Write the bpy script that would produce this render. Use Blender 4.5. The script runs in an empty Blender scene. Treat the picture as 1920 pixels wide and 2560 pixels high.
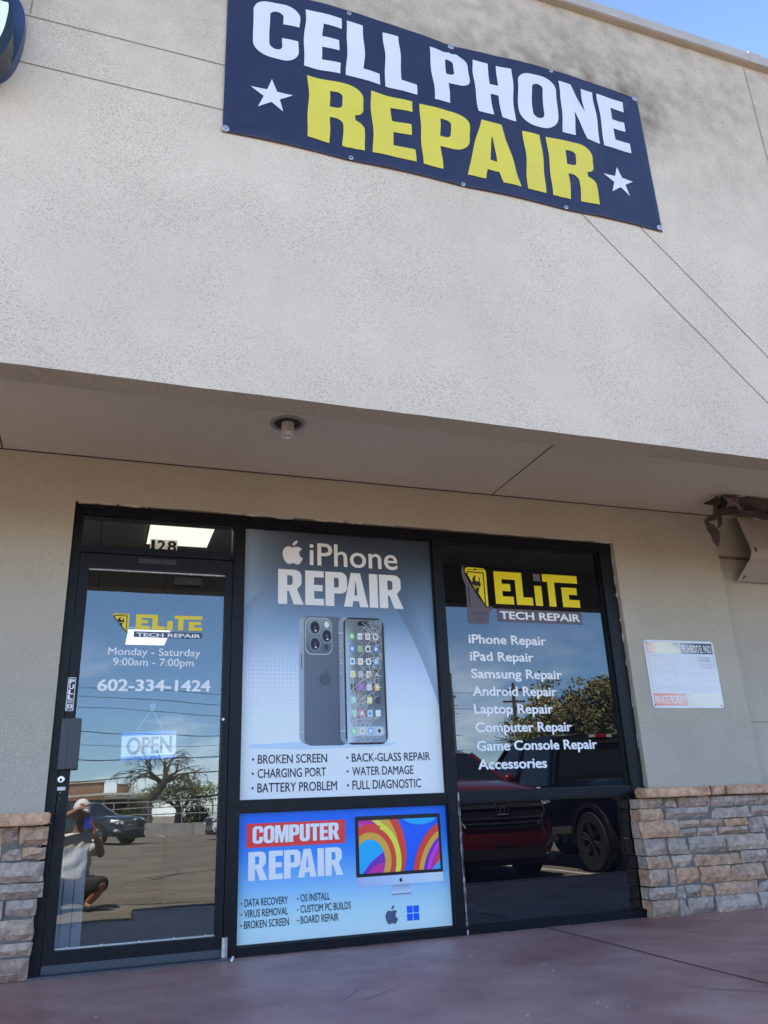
import bpy, bmesh, math, random
from mathutils import Vector, Matrix, noise, geometry
random.seed(7)
R = math.radians
SC = bpy.context.scene
COL = SC.collection

# ------------------------------------------------------------------ camera
cam_data = bpy.data.cameras.new('camera')
cam = bpy.data.objects.new('camera', cam_data)
COL.objects.link(cam)
M = Matrix(((0.94433842, -0.32663011, -0.03921366),
            (-0.078671, -0.33995914, 0.93714388),
            (-0.31943046, -0.881896, -0.3467328))).transposed().to_4x4()
M.translation = (0.1994, -5.1011, 0.7560)
cam.matrix_world = M
cam_data.sensor_fit = 'VERTICAL'
cam_data.sensor_height = 24.0
cam_data.lens = 24.0 * 1996.6 / 2560.0
cam_data.clip_start = 0.05
cam_data.clip_end = 3000.0
SC.camera = cam

# ------------------------------------------------------------------ sky, sun, exposure
SUN = Vector((-0.35, 0.40, 1.0)).normalized()
SUN_EL = math.asin(SUN.z)
SUN_ROT = math.atan2(SUN.x, SUN.y)
world = bpy.data.worlds.new('World')
SC.world = world
world.use_nodes = True
wn = world.node_tree.nodes
wl = world.node_tree.links
wn.clear()
wo = wn.new('ShaderNodeOutputWorld')
wb = wn.new('ShaderNodeBackground')
wb.inputs['Strength'].default_value = 0.055
sky = wn.new('ShaderNodeTexSky')
sky.sky_type = 'NISHITA'
sky.sun_disc = False
sky.sun_elevation = SUN_EL
sky.sun_rotation = SUN_ROT
sky.air_density = 0.8
sky.dust_density = 0.15
sky.ozone_density = 2.2
# small clouds low in the sky
tc = wn.new('ShaderNodeTexCoord')
mp = wn.new('ShaderNodeMapping')
mp.inputs['Scale'].default_value = (1.0, 1.0, 2.6)
nz = wn.new('ShaderNodeTexNoise')
nz.inputs['Scale'].default_value = 4.2
nz.inputs['Detail'].default_value = 9.0
nz.inputs['Roughness'].default_value = 0.62
cr = wn.new('ShaderNodeValToRGB')
cr.color_ramp.elements[0].position = 0.47
cr.color_ramp.elements[1].position = 0.66
sx = wn.new('ShaderNodeSeparateXYZ')
er = wn.new('ShaderNodeValToRGB')
er.color_ramp.elements[0].position = 0.0
er.color_ramp.elements[0].color = (0.95, 0.95, 0.95, 1)
er.color_ramp.elements[1].position = 0.21
er.color_ramp.elements[1].color = (0.0, 0.0, 0.0, 1)
mm = wn.new('ShaderNodeMath'); mm.operation = 'MULTIPLY'
mx = wn.new('ShaderNodeMixRGB')
mx.inputs[2].default_value = (26.0, 26.5, 27.0, 1)
wl.new(tc.outputs['Generated'], mp.inputs['Vector'])
wl.new(mp.outputs[0], nz.inputs['Vector'])
wl.new(nz.outputs[0], cr.inputs[0])
wl.new(tc.outputs['Generated'], sx.inputs[0])
wl.new(sx.outputs['Z'], er.inputs[0])
wl.new(cr.outputs[0], mm.inputs[0])
wl.new(er.outputs[0], mm.inputs[1])
wl.new(mm.outputs[0], mx.inputs[0])
# the hazy part of the sky above the horizon is brighter than overhead
hr = wn.new('ShaderNodeValToRGB')
hr.color_ramp.elements[0].position = 0.0
hr.color_ramp.elements[0].color = (0.62, 0.72, 0.80, 1)
hr.color_ramp.elements[1].position = 0.80
hr.color_ramp.elements[1].color = (0.44, 0.46, 0.46, 1)
for ps_, c_ in ((0.12, (0.66, 0.80, 0.92, 1)), (0.42, (0.96, 0.97, 0.96, 1)), (0.58, (0.78, 0.80, 0.82, 1))):
    e_ = hr.color_ramp.elements.new(ps_); e_.color = c_
wl.new(sx.outputs['Z'], hr.inputs[0])
hm = wn.new('ShaderNodeMixRGB'); hm.blend_type = 'MULTIPLY'; hm.inputs[0].default_value = 1.0
hs = wn.new('ShaderNodeVectorMath'); hs.operation = 'SCALE'; hs.inputs['Scale'].default_value = 2.2
wl.new(sky.outputs[0], hm.inputs[1]); wl.new(hr.outputs[0], hm.inputs[2]); wl.new(hm.outputs[0], hs.inputs[0])
wl.new(hs.outputs[0], mx.inputs[1])
wl.new(mx.outputs[0], wb.inputs[0])
wl.new(wb.outputs[0], wo.inputs[0])

sun_data = bpy.data.lights.new('sun', 'SUN')
sun_data.energy = 4.8
sun_data.angle = R(0.5)
sun_data.color = (1.0, 0.93, 0.83)
sun = bpy.data.objects.new('sun', sun_data)
COL.objects.link(sun)
sun.location = (0, 0, 30)
sun.rotation_mode = 'QUATERNION'
sun.rotation_quaternion = SUN.to_track_quat('Z', 'Y')

SC.view_settings.view_transform = 'Standard'
SC.view_settings.look = 'None'
SC.view_settings.exposure = 2.45
SC.view_settings.gamma = 1.0
SC.view_settings.use_curve_mapping = False
SC.render.engine = 'CYCLES'
SC.cycles.max_bounces = 10
SC.cycles.diffuse_bounces = 5
SC.cycles.glossy_bounces = 5
SC.cycles.transparent_max_bounces = 12
SC.cycles.caustics_reflective = False
SC.cycles.caustics_refractive = False
SC.cycles.sample_clamp_indirect = 6.0

# ------------------------------------------------------------------ materials
def lin(c):
    return tuple((x / 12.92 if x <= 0.04045 else ((x + 0.055) / 1.055) ** 2.4) for x in [v / 255.0 for v in c])

def mat(name, col=(0.5, 0.5, 0.5), rough=0.6, metal=0.0, spec=0.5, var=None, bump=None, vcol=False, emit=None, coat=0.0, stretch=(1, 1, 1), gain=None):
    m = bpy.data.materials.new(name)
    m.use_nodes = True
    nt = m.node_tree
    b = nt.nodes['Principled BSDF']
    b.inputs['Base Color'].default_value = (*col, 1)
    b.inputs['Roughness'].default_value = rough
    b.inputs['Metallic'].default_value = metal
    b.inputs['Specular IOR Level'].default_value = spec
    b.inputs['Coat Weight'].default_value = coat
    b.inputs['Coat Roughness'].default_value = 0.04
    src = None
    if vcol:
        at = nt.nodes.new('ShaderNodeAttribute'); at.attribute_name = 'Col'
        src = at.outputs['Color']
        if gain:
            gm = nt.nodes.new('ShaderNodeVectorMath'); gm.operation = 'MULTIPLY'; gm.inputs[1].default_value = gain
            gn = nt.nodes.new('ShaderNodeVectorMath'); gn.operation = 'MINIMUM'; gn.inputs[1].default_value = (.88, .88, .88)
            nt.links.new(src, gm.inputs[0]); nt.links.new(gm.outputs[0], gn.inputs[0]); src = gn.outputs[0]
    t = nt.nodes.new('ShaderNodeTexCoord')
    mpp = nt.nodes.new('ShaderNodeMapping'); mpp.inputs['Scale'].default_value = stretch
    nt.links.new(t.outputs['Object'], mpp.inputs['Vector'])
    if var:
        n = nt.nodes.new('ShaderNodeTexNoise')
        n.inputs['Scale'].default_value = var[0]
        n.inputs['Detail'].default_value = 6
        n.inputs['Roughness'].default_value = 0.65
        nt.links.new(mpp.outputs[0], n.inputs['Vector'])
        mr = nt.nodes.new('ShaderNodeMapRange')
        mr.inputs['From Min'].default_value = 0.3
        mr.inputs['From Max'].default_value = 0.7
        mr.inputs['To Min'].default_value = 1 - var[1]
        mr.inputs['To Max'].default_value = 1 + var[1]
        nt.links.new(n.outputs[0], mr.inputs[0])
        vm = nt.nodes.new('ShaderNodeVectorMath'); vm.operation = 'SCALE'
        if src: nt.links.new(src, vm.inputs[0])
        else: vm.inputs[0].default_value = col
        nt.links.new(mr.outputs[0], vm.inputs['Scale'])
        src = vm.outputs[0]
    if src: nt.links.new(src, b.inputs['Base Color'])
    if bump:
        n2 = nt.nodes.new('ShaderNodeTexNoise')
        n2.inputs['Scale'].default_value = bump[0]
        n2.inputs['Detail'].default_value = 4
        nt.links.new(mpp.outputs[0], n2.inputs['Vector'])
        bp = nt.nodes.new('ShaderNodeBump')
        bp.inputs['Strength'].default_value = bump[1]
        bp.inputs['Distance'].default_value = bump[2]
        nt.links.new(n2.outputs[0], bp.inputs['Height'])
        nt.links.new(bp.outputs[0], b.inputs['Normal'])
    if emit:
        b.inputs['Emission Color'].default_value = (*emit[0], 1)
        b.inputs['Emission Strength'].default_value = emit[1]
    return m

def stucco(name, col, pit=0.55, pitscale=42.0, big=0.10, bump=0.6, dirt_shade=None):
    m = bpy.data.materials.new(name); m.use_nodes = True
    nt = m.node_tree; N = nt.nodes.new; L = nt.links.new
    b = nt.nodes['Principled BSDF']
    b.inputs['Roughness'].default_value = 0.9
    b.inputs['Specular IOR Level'].default_value = 0.2
    t = N('ShaderNodeTexCoord')
    mp1 = N('ShaderNodeMapping'); mp1.inputs['Scale'].default_value = (0.75, 1.0, 1.35)
    L(t.outputs['Object'], mp1.inputs['Vector'])
    n1 = N('ShaderNodeTexNoise'); n1.inputs['Scale'].default_value = pitscale; n1.inputs['Detail'].default_value = 5; n1.inputs['Roughness'].default_value = 0.62
    n1.inputs['Distortion'].default_value = 0.6
    L(mp1.outputs[0], n1.inputs['Vector'])
    n2 = N('ShaderNodeTexNoise'); n2.inputs['Scale'].default_value = 1.1; n2.inputs['Detail'].default_value = 7; n2.inputs['Roughness'].default_value = 0.6
    L(t.outputs['Object'], n2.inputs['Vector'])
    r1 = N('ShaderNodeValToRGB')
    r1.color_ramp.elements[0].position = 0.34; r1.color_ramp.elements[0].color = (pit, pit, pit, 1)
    r1.color_ramp.elements[1].position = 0.50; r1.color_ramp.elements[1].color = (1, 1, 1, 1)
    L(n1.outputs[0], r1.inputs[0])
    # pits show more in patches
    mr0 = N('ShaderNodeMapRange'); mr0.inputs['From Min'].default_value = 0.35; mr0.inputs['From Max'].default_value = 0.62
    mr0.inputs['To Min'].default_value = 0.35; mr0.inputs['To Max'].default_value = 1.0
    n3 = N('ShaderNodeTexNoise'); n3.inputs['Scale'].default_value = 2.3; n3.inputs['Detail'].default_value = 4
    L(t.outputs['Object'], n3.inputs['Vector']); L(n3.outputs[0], mr0.inputs[0])
    mw = N('ShaderNodeMixRGB'); mw.inputs[1].default_value = (1, 1, 1, 1)
    L(mr0.outputs[0], mw.inputs[0]); L(r1.outputs[0], mw.inputs[2])
    mr = N('ShaderNodeMapRange'); mr.inputs['From Min'].default_value = 0.3; mr.inputs['From Max'].default_value = 0.7
    mr.inputs['To Min'].default_value = 1 - big; mr.inputs['To Max'].default_value = 1 + big
    L(n2.outputs[0], mr.inputs[0])
    v = N('ShaderNodeVectorMath'); v.operation = 'SCALE'; v.inputs[0].default_value = col
    L(mr.outputs[0], v.inputs['Scale'])
    mu = N('ShaderNodeMixRGB'); mu.blend_type = 'MULTIPLY'; mu.inputs[0].default_value = 1.0
    L(v.outputs[0], mu.inputs[1]); L(mw.outputs[0], mu.inputs[2])
    out = mu.outputs[0]
    if dirt_shade:
        at = N('ShaderNodeAttribute'); at.attribute_name = 'Stain'
        n4 = N('ShaderNodeTexNoise'); n4.inputs['Scale'].default_value = 9; n4.inputs['Detail'].default_value = 8
        L(t.outputs['Object'], n4.inputs['Vector'])
        mrs = N('ShaderNodeMapRange'); mrs.inputs['From Min'].default_value = 0.25; mrs.inputs['From Max'].default_value = 0.75
        mrs.inputs['To Min'].default_value = 0.45; mrs.inputs['To Max'].default_value = 1.25
        L(n4.outputs[0], mrs.inputs[0])
        ml = N('ShaderNodeMath'); ml.operation = 'MULTIPLY'; ml.use_clamp = True
        L(at.outputs['Fac'], ml.inputs[0]); L(mrs.outputs[0], ml.inputs[1])
        ms = N('ShaderNodeMixRGB'); ms.inputs[2].default_value = (*dirt_shade, 1)
        L(ml.outputs[0], ms.inputs[0]); L(out, ms.inputs[1])
        out = ms.outputs[0]
    L(out, b.inputs['Base Color'])
    bp = N('ShaderNodeBump'); bp.inputs['Strength'].default_value = bump; bp.inputs['Distance'].default_value = 0.004
    L(n1.outputs[0], bp.inputs['Height']); L(bp.outputs[0], b.inputs['Normal'])
    return m

def glass(name, refl, tint, black=False, wob=0.02):
    m = bpy.data.materials.new(name); m.use_nodes = True
    nt = m.node_tree; N = nt.nodes.new; L = nt.links.new
    nt.nodes.clear()
    o = N('ShaderNodeOutputMaterial')
    g = N('ShaderNodeBsdfGlossy'); g.inputs['Roughness'].default_value = 0.0
    g.inputs['Color'].default_value = (0.93, 0.97, 1.0, 1)
    if black:
        t = N('ShaderNodeBsdfDiffuse'); t.inputs['Color'].default_value = (*tint, 1)
    else:
        t = N('ShaderNodeBsdfTransparent'); t.inputs['Color'].default_value = (*tint, 1)
    x = N('ShaderNodeMixShader')
    fr = N('ShaderNodeLayerWeight'); fr.inputs['Blend'].default_value = 0.25
    mr = N('ShaderNodeMapRange'); mr.inputs['To Min'].default_value = refl; mr.inputs['To Max'].default_value = min(1.0, refl + 0.65)
    L(fr.outputs['Fresnel'], mr.inputs[0]); L(mr.outputs[0], x.inputs[0])
    L(t.outputs[0], x.inputs[1]); L(g.outputs[0], x.inputs[2]); L(x.outputs[0], o.inputs[0])
    tcx = N('ShaderNodeTexCoord')
    nn = N('ShaderNodeTexNoise'); nn.inputs['Scale'].default_value = 2.2; nn.inputs['Detail'].default_value = 1
    L(tcx.outputs['Object'], nn.inputs['Vector'])
    bp = N('ShaderNodeBump'); bp.inputs['Strength'].default_value = wob; bp.inputs['Distance'].default_value = 0.05
    L(nn.outputs[0], bp.inputs['Height']); L(bp.outputs[0], g.inputs['Normal'])
    return m

STUCCO_F = stucco('stucco_fascia', (0.70, 0.59, 0.46), pit=0.45, pitscale=145, big=0.07, bump=0.7, dirt_shade=(0.19, 0.148, 0.105))
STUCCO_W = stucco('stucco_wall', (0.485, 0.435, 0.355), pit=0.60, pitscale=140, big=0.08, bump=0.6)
STUCCO_S = stucco('stucco_soffit', (0.66, 0.60, 0.50), pit=0.88, pitscale=70, big=0.05, bump=0.3)
JOINT = mat('joint_shadow_gap', (0.27, 0.20, 0.15), 0.9, spec=0.1)
CAPMET = mat('parapet_metal', (0.40, 0.35, 0.30), 0.5, var=(3, .12))
BRONZE = mat('dark_anodised_frame', (0.0055, 0.006, 0.009), 0.42, spec=0.22, var=(18, .5))
BRONZE2 = mat('dark_anodised_door', (0.0075, 0.008, 0.011), 0.45, spec=0.22, var=(25, .4))
METAL = mat('bare_metal', (0.45, 0.45, 0.46), 0.35, metal=1.0, var=(30, .2))
CHROME = mat('chrome', (0.75, 0.75, 0.77), 0.12, metal=1.0)
GLASS_D = glass('door_glass', 0.115, (0.94, 0.95, 0.93), wob=0.010)
GLASS_B = glass('backed_glass', 0.075, (0.004, 0.004, 0.006), black=True, wob=0.008)
PRINT = mat('printed_vinyl', (1, 1, 1), 0.38, spec=0.3, vcol=True, gain=(1.75, 1.55, 1.28))
VINYL = mat('cut_vinyl', (1, 1, 1), 0.5, spec=0.3, vcol=True, gain=(1.25, 1.15, 1.05))
STONE = mat('ledge_stone', (1, 1, 1), 0.85, spec=0.2, vcol=True, var=(26, .38), bump=(55, .9, .012), gain=(1.34, 1.20, 1.07))
MORTAR = mat('mortar', (0.17, 0.155, 0.135), 0.95, spec=0.1, var=(30, .25), bump=(90, .6, .006))
PLASTIC_BLK = mat('black_plastic', (0.012, 0.012, 0.013), 0.45)
RUBBER = mat('tyre_rubber', (0.015, 0.015, 0.016), 0.8)
WHITE = mat('white_paint', (0.75, 0.75, 0.74), 0.5, var=(20, .08))
CARGLASS = mat('vehicle_glass', (0.010, 0.013, 0.015), 0.04, spec=0.9)
LAMPGLASS = mat('headlamp_lens', (0.55, 0.56, 0.58), 0.1, spec=0.9)

# ------------------------------------------------------------------ object helpers
OFF = {}
def thing(name, label, cat, loc=(0, 0, 0), rotz=0.0, group=None, local=False):
    o = bpy.data.objects.new(name, None)
    o.empty_display_size = 0.1
    COL.objects.link(o)
    o.location = loc
    o.rotation_euler = (0, 0, rotz)
    o['label'] = label; o['category'] = cat
    if group: o['group'] = group
    OFF[o.name] = Vector((0, 0, 0)) if local else Vector(loc)
    return o

def tag(o, label, cat, group=None):
    o['label'] = label; o['category'] = cat
    if group: o['group'] = group
    return o

def mobj(name, verts, faces, material, parent=None, smooth=False, colors=None, label=None, loc=None, kind=None):
    off = OFF[parent.name] if parent is not None else (Vector(loc) if loc else Vector((0, 0, 0)))
    me = bpy.data.meshes.new(name)
    me.from_pydata([tuple(Vector(v) - off) for v in verts], [], faces)
    me.update()
    if colors is not None:
        a = me.color_attributes.new('Col', 'FLOAT_COLOR', 'POINT')
        flat = []
        for c in colors: flat += [c[0], c[1], c[2], 1.0]
        a.data.foreach_set('color', flat)
    o = bpy.data.objects.new(name, me)
    COL.objects.link(o)
    if isinstance(material, (list, tuple)):
        for mm_ in material: me.materials.append(mm_)
    else:
        me.materials.append(material)
    if smooth: me.polygons.foreach_set('use_smooth', [True] * len(me.polygons))
    if parent is not None:
        o.parent = parent
        OFF[o.name] = off
    elif loc:
        o.location = loc; OFF[o.name] = off
    else:
        OFF[o.name] = off
    if label: o['label'] = label
    if kind: o['kind'] = kind
    return o

class MB:
    """collects simple solids into one mesh"""
    def __init__(s): s.v = []; s.f = []; s.c = []
    def add(s, vs, fs, col=None):
        n = len(s.v); s.v += [Vector(x) for x in vs]; s.f += [[i + n for i in f] for f in fs]
        s.c += [col or (1, 1, 1)] * len(vs); return s
    def box(s, a, b, col=None, bev=0.0):
        x0, y0, z0 = a; x1, y1, z1 = b
        if bev <= 0:
            return s.add([(x0, y0, z0), (x1, y0, z0), (x1, y1, z0), (x0, y1, z0), (x0, y0, z1), (x1, y0, z1), (x1, y1, z1), (x0, y1, z1)],
                  [(0, 3, 2, 1), (4, 5, 6, 7), (0, 1, 5, 4), (1, 2, 6, 5), (2, 3, 7, 6), (3, 0, 4, 7)], col)
        bm = bmesh.new()
        bmesh.ops.create_cube(bm, size=1.0)
        for v in bm.verts:
            v.co = Vector(((x0 + x1) / 2 + v.co.x * (x1 - x0), (y0 + y1) / 2 + v.co.y * (y1 - y0), (z0 + z1) / 2 + v.co.z * (z1 - z0)))
        bmesh.ops.bevel(bm, geom=bm.edges[:], offset=bev, segments=2, affect='EDGES')
        return s.bm(bm, col)
    def bm(s, bm, col=None):
        bm.verts.index_update()
        s.add([v.co.copy() for v in bm.verts], [[v.index for v in f.verts] for f in bm.faces], col)
        bm.free(); return s
    def tube(s, pts, r, n=8, col=None, cap=True):
        pts = [Vector(p) for p in pts]
        rs = r if isinstance(r, (list, tuple)) else [r] * len(pts)
        vs = []; fs = []
        prev = None
        for i, p in enumerate(pts):
            d = (pts[min(i + 1, len(pts) - 1)] - pts[max(i - 1, 0)]).normalized()
            if prev is None:
                a = Vector((0, 0, 1)) if abs(d.z) < .9 else Vector((1, 0, 0))
                u = d.cross(a).normalized()
            else:
                u = (prev - d * prev.dot(d)).normalized()
            w = d.cross(u).normalized(); prev = u
            for k in range(n):
                t = 2 * math.pi * k / n
                vs.append(p + (u * math.cos(t) + w * math.sin(t)) * rs[i])
        for i in range(len(pts) - 1):
            for k in range(n):
                a = i * n + k; b = i * n + (k + 1) % n
                fs.append((a, b, b + n, a + n))
        if cap:
            fs.append(tuple(range(n - 1, -1, -1))); fs.append(tuple(range((len(pts) - 1) * n, len(pts) * n)))
        return s.add(vs, fs, col)
    def cyl(s, c, r, h, axis='z', n=24, col=None, r2=None):
        c = Vector(c); ax = {'x': Vector((1, 0, 0)), 'y': Vector((0, 1, 0)), 'z': Vector((0, 0, 1))}[axis]
        return s.tube([c - ax * h / 2, c + ax * h / 2], [r, r if r2 is None else r2], n, col)
    def lathe(s, c, prof, axis='z', n=32, col=None):
        c = Vector(c); vs = []; fs = []
        for (r, h) in prof:
            for k in range(n):
                t = 2 * math.pi * k / n
                p = (r * math.cos(t), r * math.sin(t), h)
                if axis == 'y': p = (p[0], p[2], p[1])
                if axis == 'x': p = (p[2], p[0], p[1])
                vs.append(c + Vector(p))
        for i in range(len(prof) - 1):
            for k in range(n):
                a = i * n + k; b = i * n + (k + 1) % n
                fs.append((a, b, b + n, a + n))
        return s.add(vs, fs, col)
    def prism(s, poly, axis, a, b, col=None):
        """poly: 2D outline, extruded along axis from a to b"""
        def P3(p, t):
            if axis == 'x': return (t, p[0], p[1])
            if axis == 'y': return (p[0], t, p[1])
            return (p[0], p[1], t)
        n = len(poly)
        tri = geometry.tessellate_polygon([[Vector((p[0], p[1], 0)) for p in poly]])
        vs = [P3(p, a) for p in poly] + [P3(p, b) for p in poly]
        fs = [tuple(t) for t in tri] + [tuple(i + n for i in reversed(t)) for t in tri]
        fs += [(i, (i + 1) % n, (i + 1) % n + n, i + n) for i in range(n)]
        return s.add(vs, fs, col)
    def ico(s, c, r, sub=2, sc=(1, 1, 1), col=None, nz_=0.0, seed=0):
        bm = bmesh.new(); bmesh.ops.create_icosphere(bm, subdivisions=sub, radius=1)
        for v in bm.verts:
            k = 1 + nz_ * noise.noise(v.co * 2.0 + Vector((seed, 0, 0)))
            v.co = Vector(c) + Vector((v.co.x * sc[0], v.co.y * sc[1], v.co.z * sc[2])) * r * k
        return s.bm(bm, col)
    def fix(s):
        bm = bmesh.new(); vs = [bm.verts.new(v) for v in s.v]
        for f in s.f:
            try: bm.faces.new([vs[i] for i in f])
            except ValueError: pass
        bmesh.ops.recalc_face_normals(bm, faces=bm.faces[:])
        bm.verts.index_update()
        s.v = [v.co.copy() for v in bm.verts]; s.f = [[v.index for v in f.verts] for f in bm.faces]
        bm.free(); return s
    def build(s, name, material, parent=None, smooth=False, vcol=False, label=None, fix=True, kind=None, loc=None):
        if fix: s.fix()
        o = mobj(name, s.v, s.f, material, parent, smooth, s.c if vcol else None, label, loc, kind)
        return o

def smooth_angle(o, deg=40):
    me = o.data
    me.polygons.foreach_set('use_smooth', [True] * len(me.polygons))
    bm = bmesh.new(); bm.from_mesh(me)
    for e in bm.edges:
        if len(e.link_faces) == 2 and e.calc_face_angle(0) > R(deg): e.smooth = False
    bm.to_mesh(me); bm.free()

# ------------------------------------------------------------------ print shop: flat coloured artwork in an x-z plane
def arc(cx, cy, r, a0, a1, n=7, ry=None):
    ry = r if ry is None else ry
    return [(cx + r * math.cos(R(a0 + (a1 - a0) * i / n)), cy + ry * math.sin(R(a0 + (a1 - a0) * i / n))) for i in range(n + 1)]
def rr(x0, y0, x1, y1, r, ry=None, n=6):
    ry = r if ry is None else ry
    return arc(x1 - r, y1 - ry, r, 0, 90, n, ry) + arc(x0 + r, y1 - ry, r, 90, 180, n, ry) + arc(x0 + r, y0 + ry, r, 180, 270, n, ry) + arc(x1 - r, y0 + ry, r, 270, 360, n, ry)
def circ(cx, cy, r, n=24, ry=None): return arc(cx, cy, r, 0, 360 - 360 / n, n - 1, ry)

def catmull(p, n=6, closed=True):
    out = []; L_ = len(p)
    rng = range(L_) if closed else range(L_ - 1)
    for i in rng:
        if closed: a, b, c, d = p[i - 1], p[i], p[(i + 1) % L_], p[(i + 2) % L_]
        else: a, b, c, d = p[max(i - 1, 0)], p[i], p[i + 1], p[min(i + 2, L_ - 1)]
        for k in range(n):
            t = k / n
            out.append(tuple(0.5 * (2 * b[j] + (c[j] - a[j]) * t + (2 * a[j] - 5 * b[j] + 4 * c[j] - d[j]) * t * t + (-a[j] + 3 * b[j] - 3 * c[j] + d[j]) * t ** 3) for j in (0, 1)))
    if not closed: out.append(tuple(p[-1]))
    return out

GL = {}
def _g(ch, w, outer, holes=()): GL[ch] = (w, outer, list(holes))
_g('C', 56, [(56, 63)] + arc(35, 79, 21, 0, 90) + arc(21, 79, 21, 90, 180) + arc(21, 21, 21, 180, 270) + arc(35, 21, 21, 270, 360) + [(56, 38), (36, 38)] + arc(28, 24, 8, 0, -90)[0:] + arc(28, 24, 8, -90, -180) + arc(28, 76, 8, 180, 90) + arc(28, 76, 8, 90, 0) + [(36, 63)])
_g('E', 46, [(0, 0), (46, 0), (46, 19), (22, 19), (22, 41), (43, 41), (43, 59), (22, 59), (22, 81), (46, 81), (46, 100), (0, 100)])
_g('L', 43, [(0, 0), (43, 0), (43, 19), (22, 19), (22, 100), (0, 100)])
_g('P', 55, [(0, 0), (22, 0), (22, 37)] + arc(37, 55, 18, -90, 0) + arc(37, 82, 18, 0, 90) + [(0, 100)], [[(22, 54)] + arc(28, 60, 6, -90, 0) + arc(28, 77, 6, 0, 90) + [(22, 83)]])
_g('H', 56, [(0, 0), (22, 0), (22, 40), (34, 40), (34, 0), (56, 0), (56, 100), (34, 100), (34, 60), (22, 60), (22, 100), (0, 100)])
_g('O', 58, rr(0, 0, 58, 100, 23), [rr(21, 17, 37, 83, 8)])
_g('N', 58, [(0, 0), (20, 0), (20, 48), (37, 0), (58, 0), (58, 100), (38, 100), (38, 54), (20, 100), (0, 100)])
_g('R', 58, [(0, 0), (22, 0), (22, 42), (27, 42)] + arc(27, 34, 8, 90, 0) + [(35, 0), (58, 0), (57, 34)] + arc(45, 34, 12, 0, 75) + arc(45, 66, 13, -75, 0) + arc(40, 82, 18, 0, 90) + [(0, 100)], [[(22, 58)] + arc(29, 64, 6, -90, 0) + arc(29, 77, 6, 0, 90) + [(22, 83)]])
_g('r', 62, [(0, 0), (22, 0), (22, 38), (26, 38), (38, 0), (62, 0), (46, 43)] + arc(40, 64, 17, -50, 0) + arc(39, 82, 18, 0, 90) + [(0, 100)], [[(22, 55)] + arc(29, 61, 6, -90, 0) + arc(29, 77, 6, 0, 90) + [(22, 83)]])
_g('A', 62, [(0, 0), (21, 0), (24, 17), (38, 17), (41, 0), (62, 0), (43, 100), (19, 100)], [[(27, 34), (35, 34), (31.6, 74), (30.4, 74)]])
_g('I', 22, [(0, 0), (22, 0), (22, 100), (0, 100)])
_g('M', 74, [(0, 0), (19, 0), (19, 58), (30, 0), (44, 0), (55, 58), (55, 0), (74, 0), (74, 100), (48, 100), (37, 46), (26, 100), (0, 100)])
_g('U', 56, [(0, 100), (0, 22)] + arc(21, 21, 21, 180, 270) + arc(35, 21, 21, 270, 360) + [(56, 100), (34, 100), (34, 24)] + arc(28, 24, 6, 0, -90) + arc(28, 24, 6, -90, -180) + [(22, 100)])
_g('T', 50, [(14, 0), (36, 0), (36, 81), (50, 81), (50, 100), (0, 100), (0, 81), (14, 81)])

def heavy(s, x0, x1, z0, z1, gap=5, space=20):
    """heavy condensed lettering -> list of (outer, holes)"""
    res = []; x = 0
    for ch in s:
        if ch == ' ': x += space - gap; continue
        w, o, hs = GL[ch]
        if res and (prev_ + ch) in ('PA',): x -= 13
        prev_ = ch
        res.append(([(p[0] + x, p[1]) for p in o], [[(p[0] + x, p[1]) for p in h] for h in hs]))
        x += w + gap
    W = x - gap; kx = (x1 - x0) / W; kz = (z1 - z0) / 100.0
    f = lambda p: (x0 + p[0] * kx, z0 + p[1] * kz)
    return [([f(p) for p in o], [[f(p) for p in h] for h in hs]) for o, hs in res]

def font_mesh(s, bold=0.0):
    c = bpy.data.curves.new('lettering', 'FONT'); c.body = s; c.size = 1.0; c.resolution_u = 4
    o = bpy.data.objects.new('lettering', c)
    m = o.to_mesh()
    vs = [(v.co.x, v.co.y) for v in m.vertices]; fs = [list(p.vertices) for p in m.polygons]
    o.to_mesh_clear(); bpy.data.objects.remove(o); bpy.data.curves.remove(c)
    return vs, fs

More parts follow.
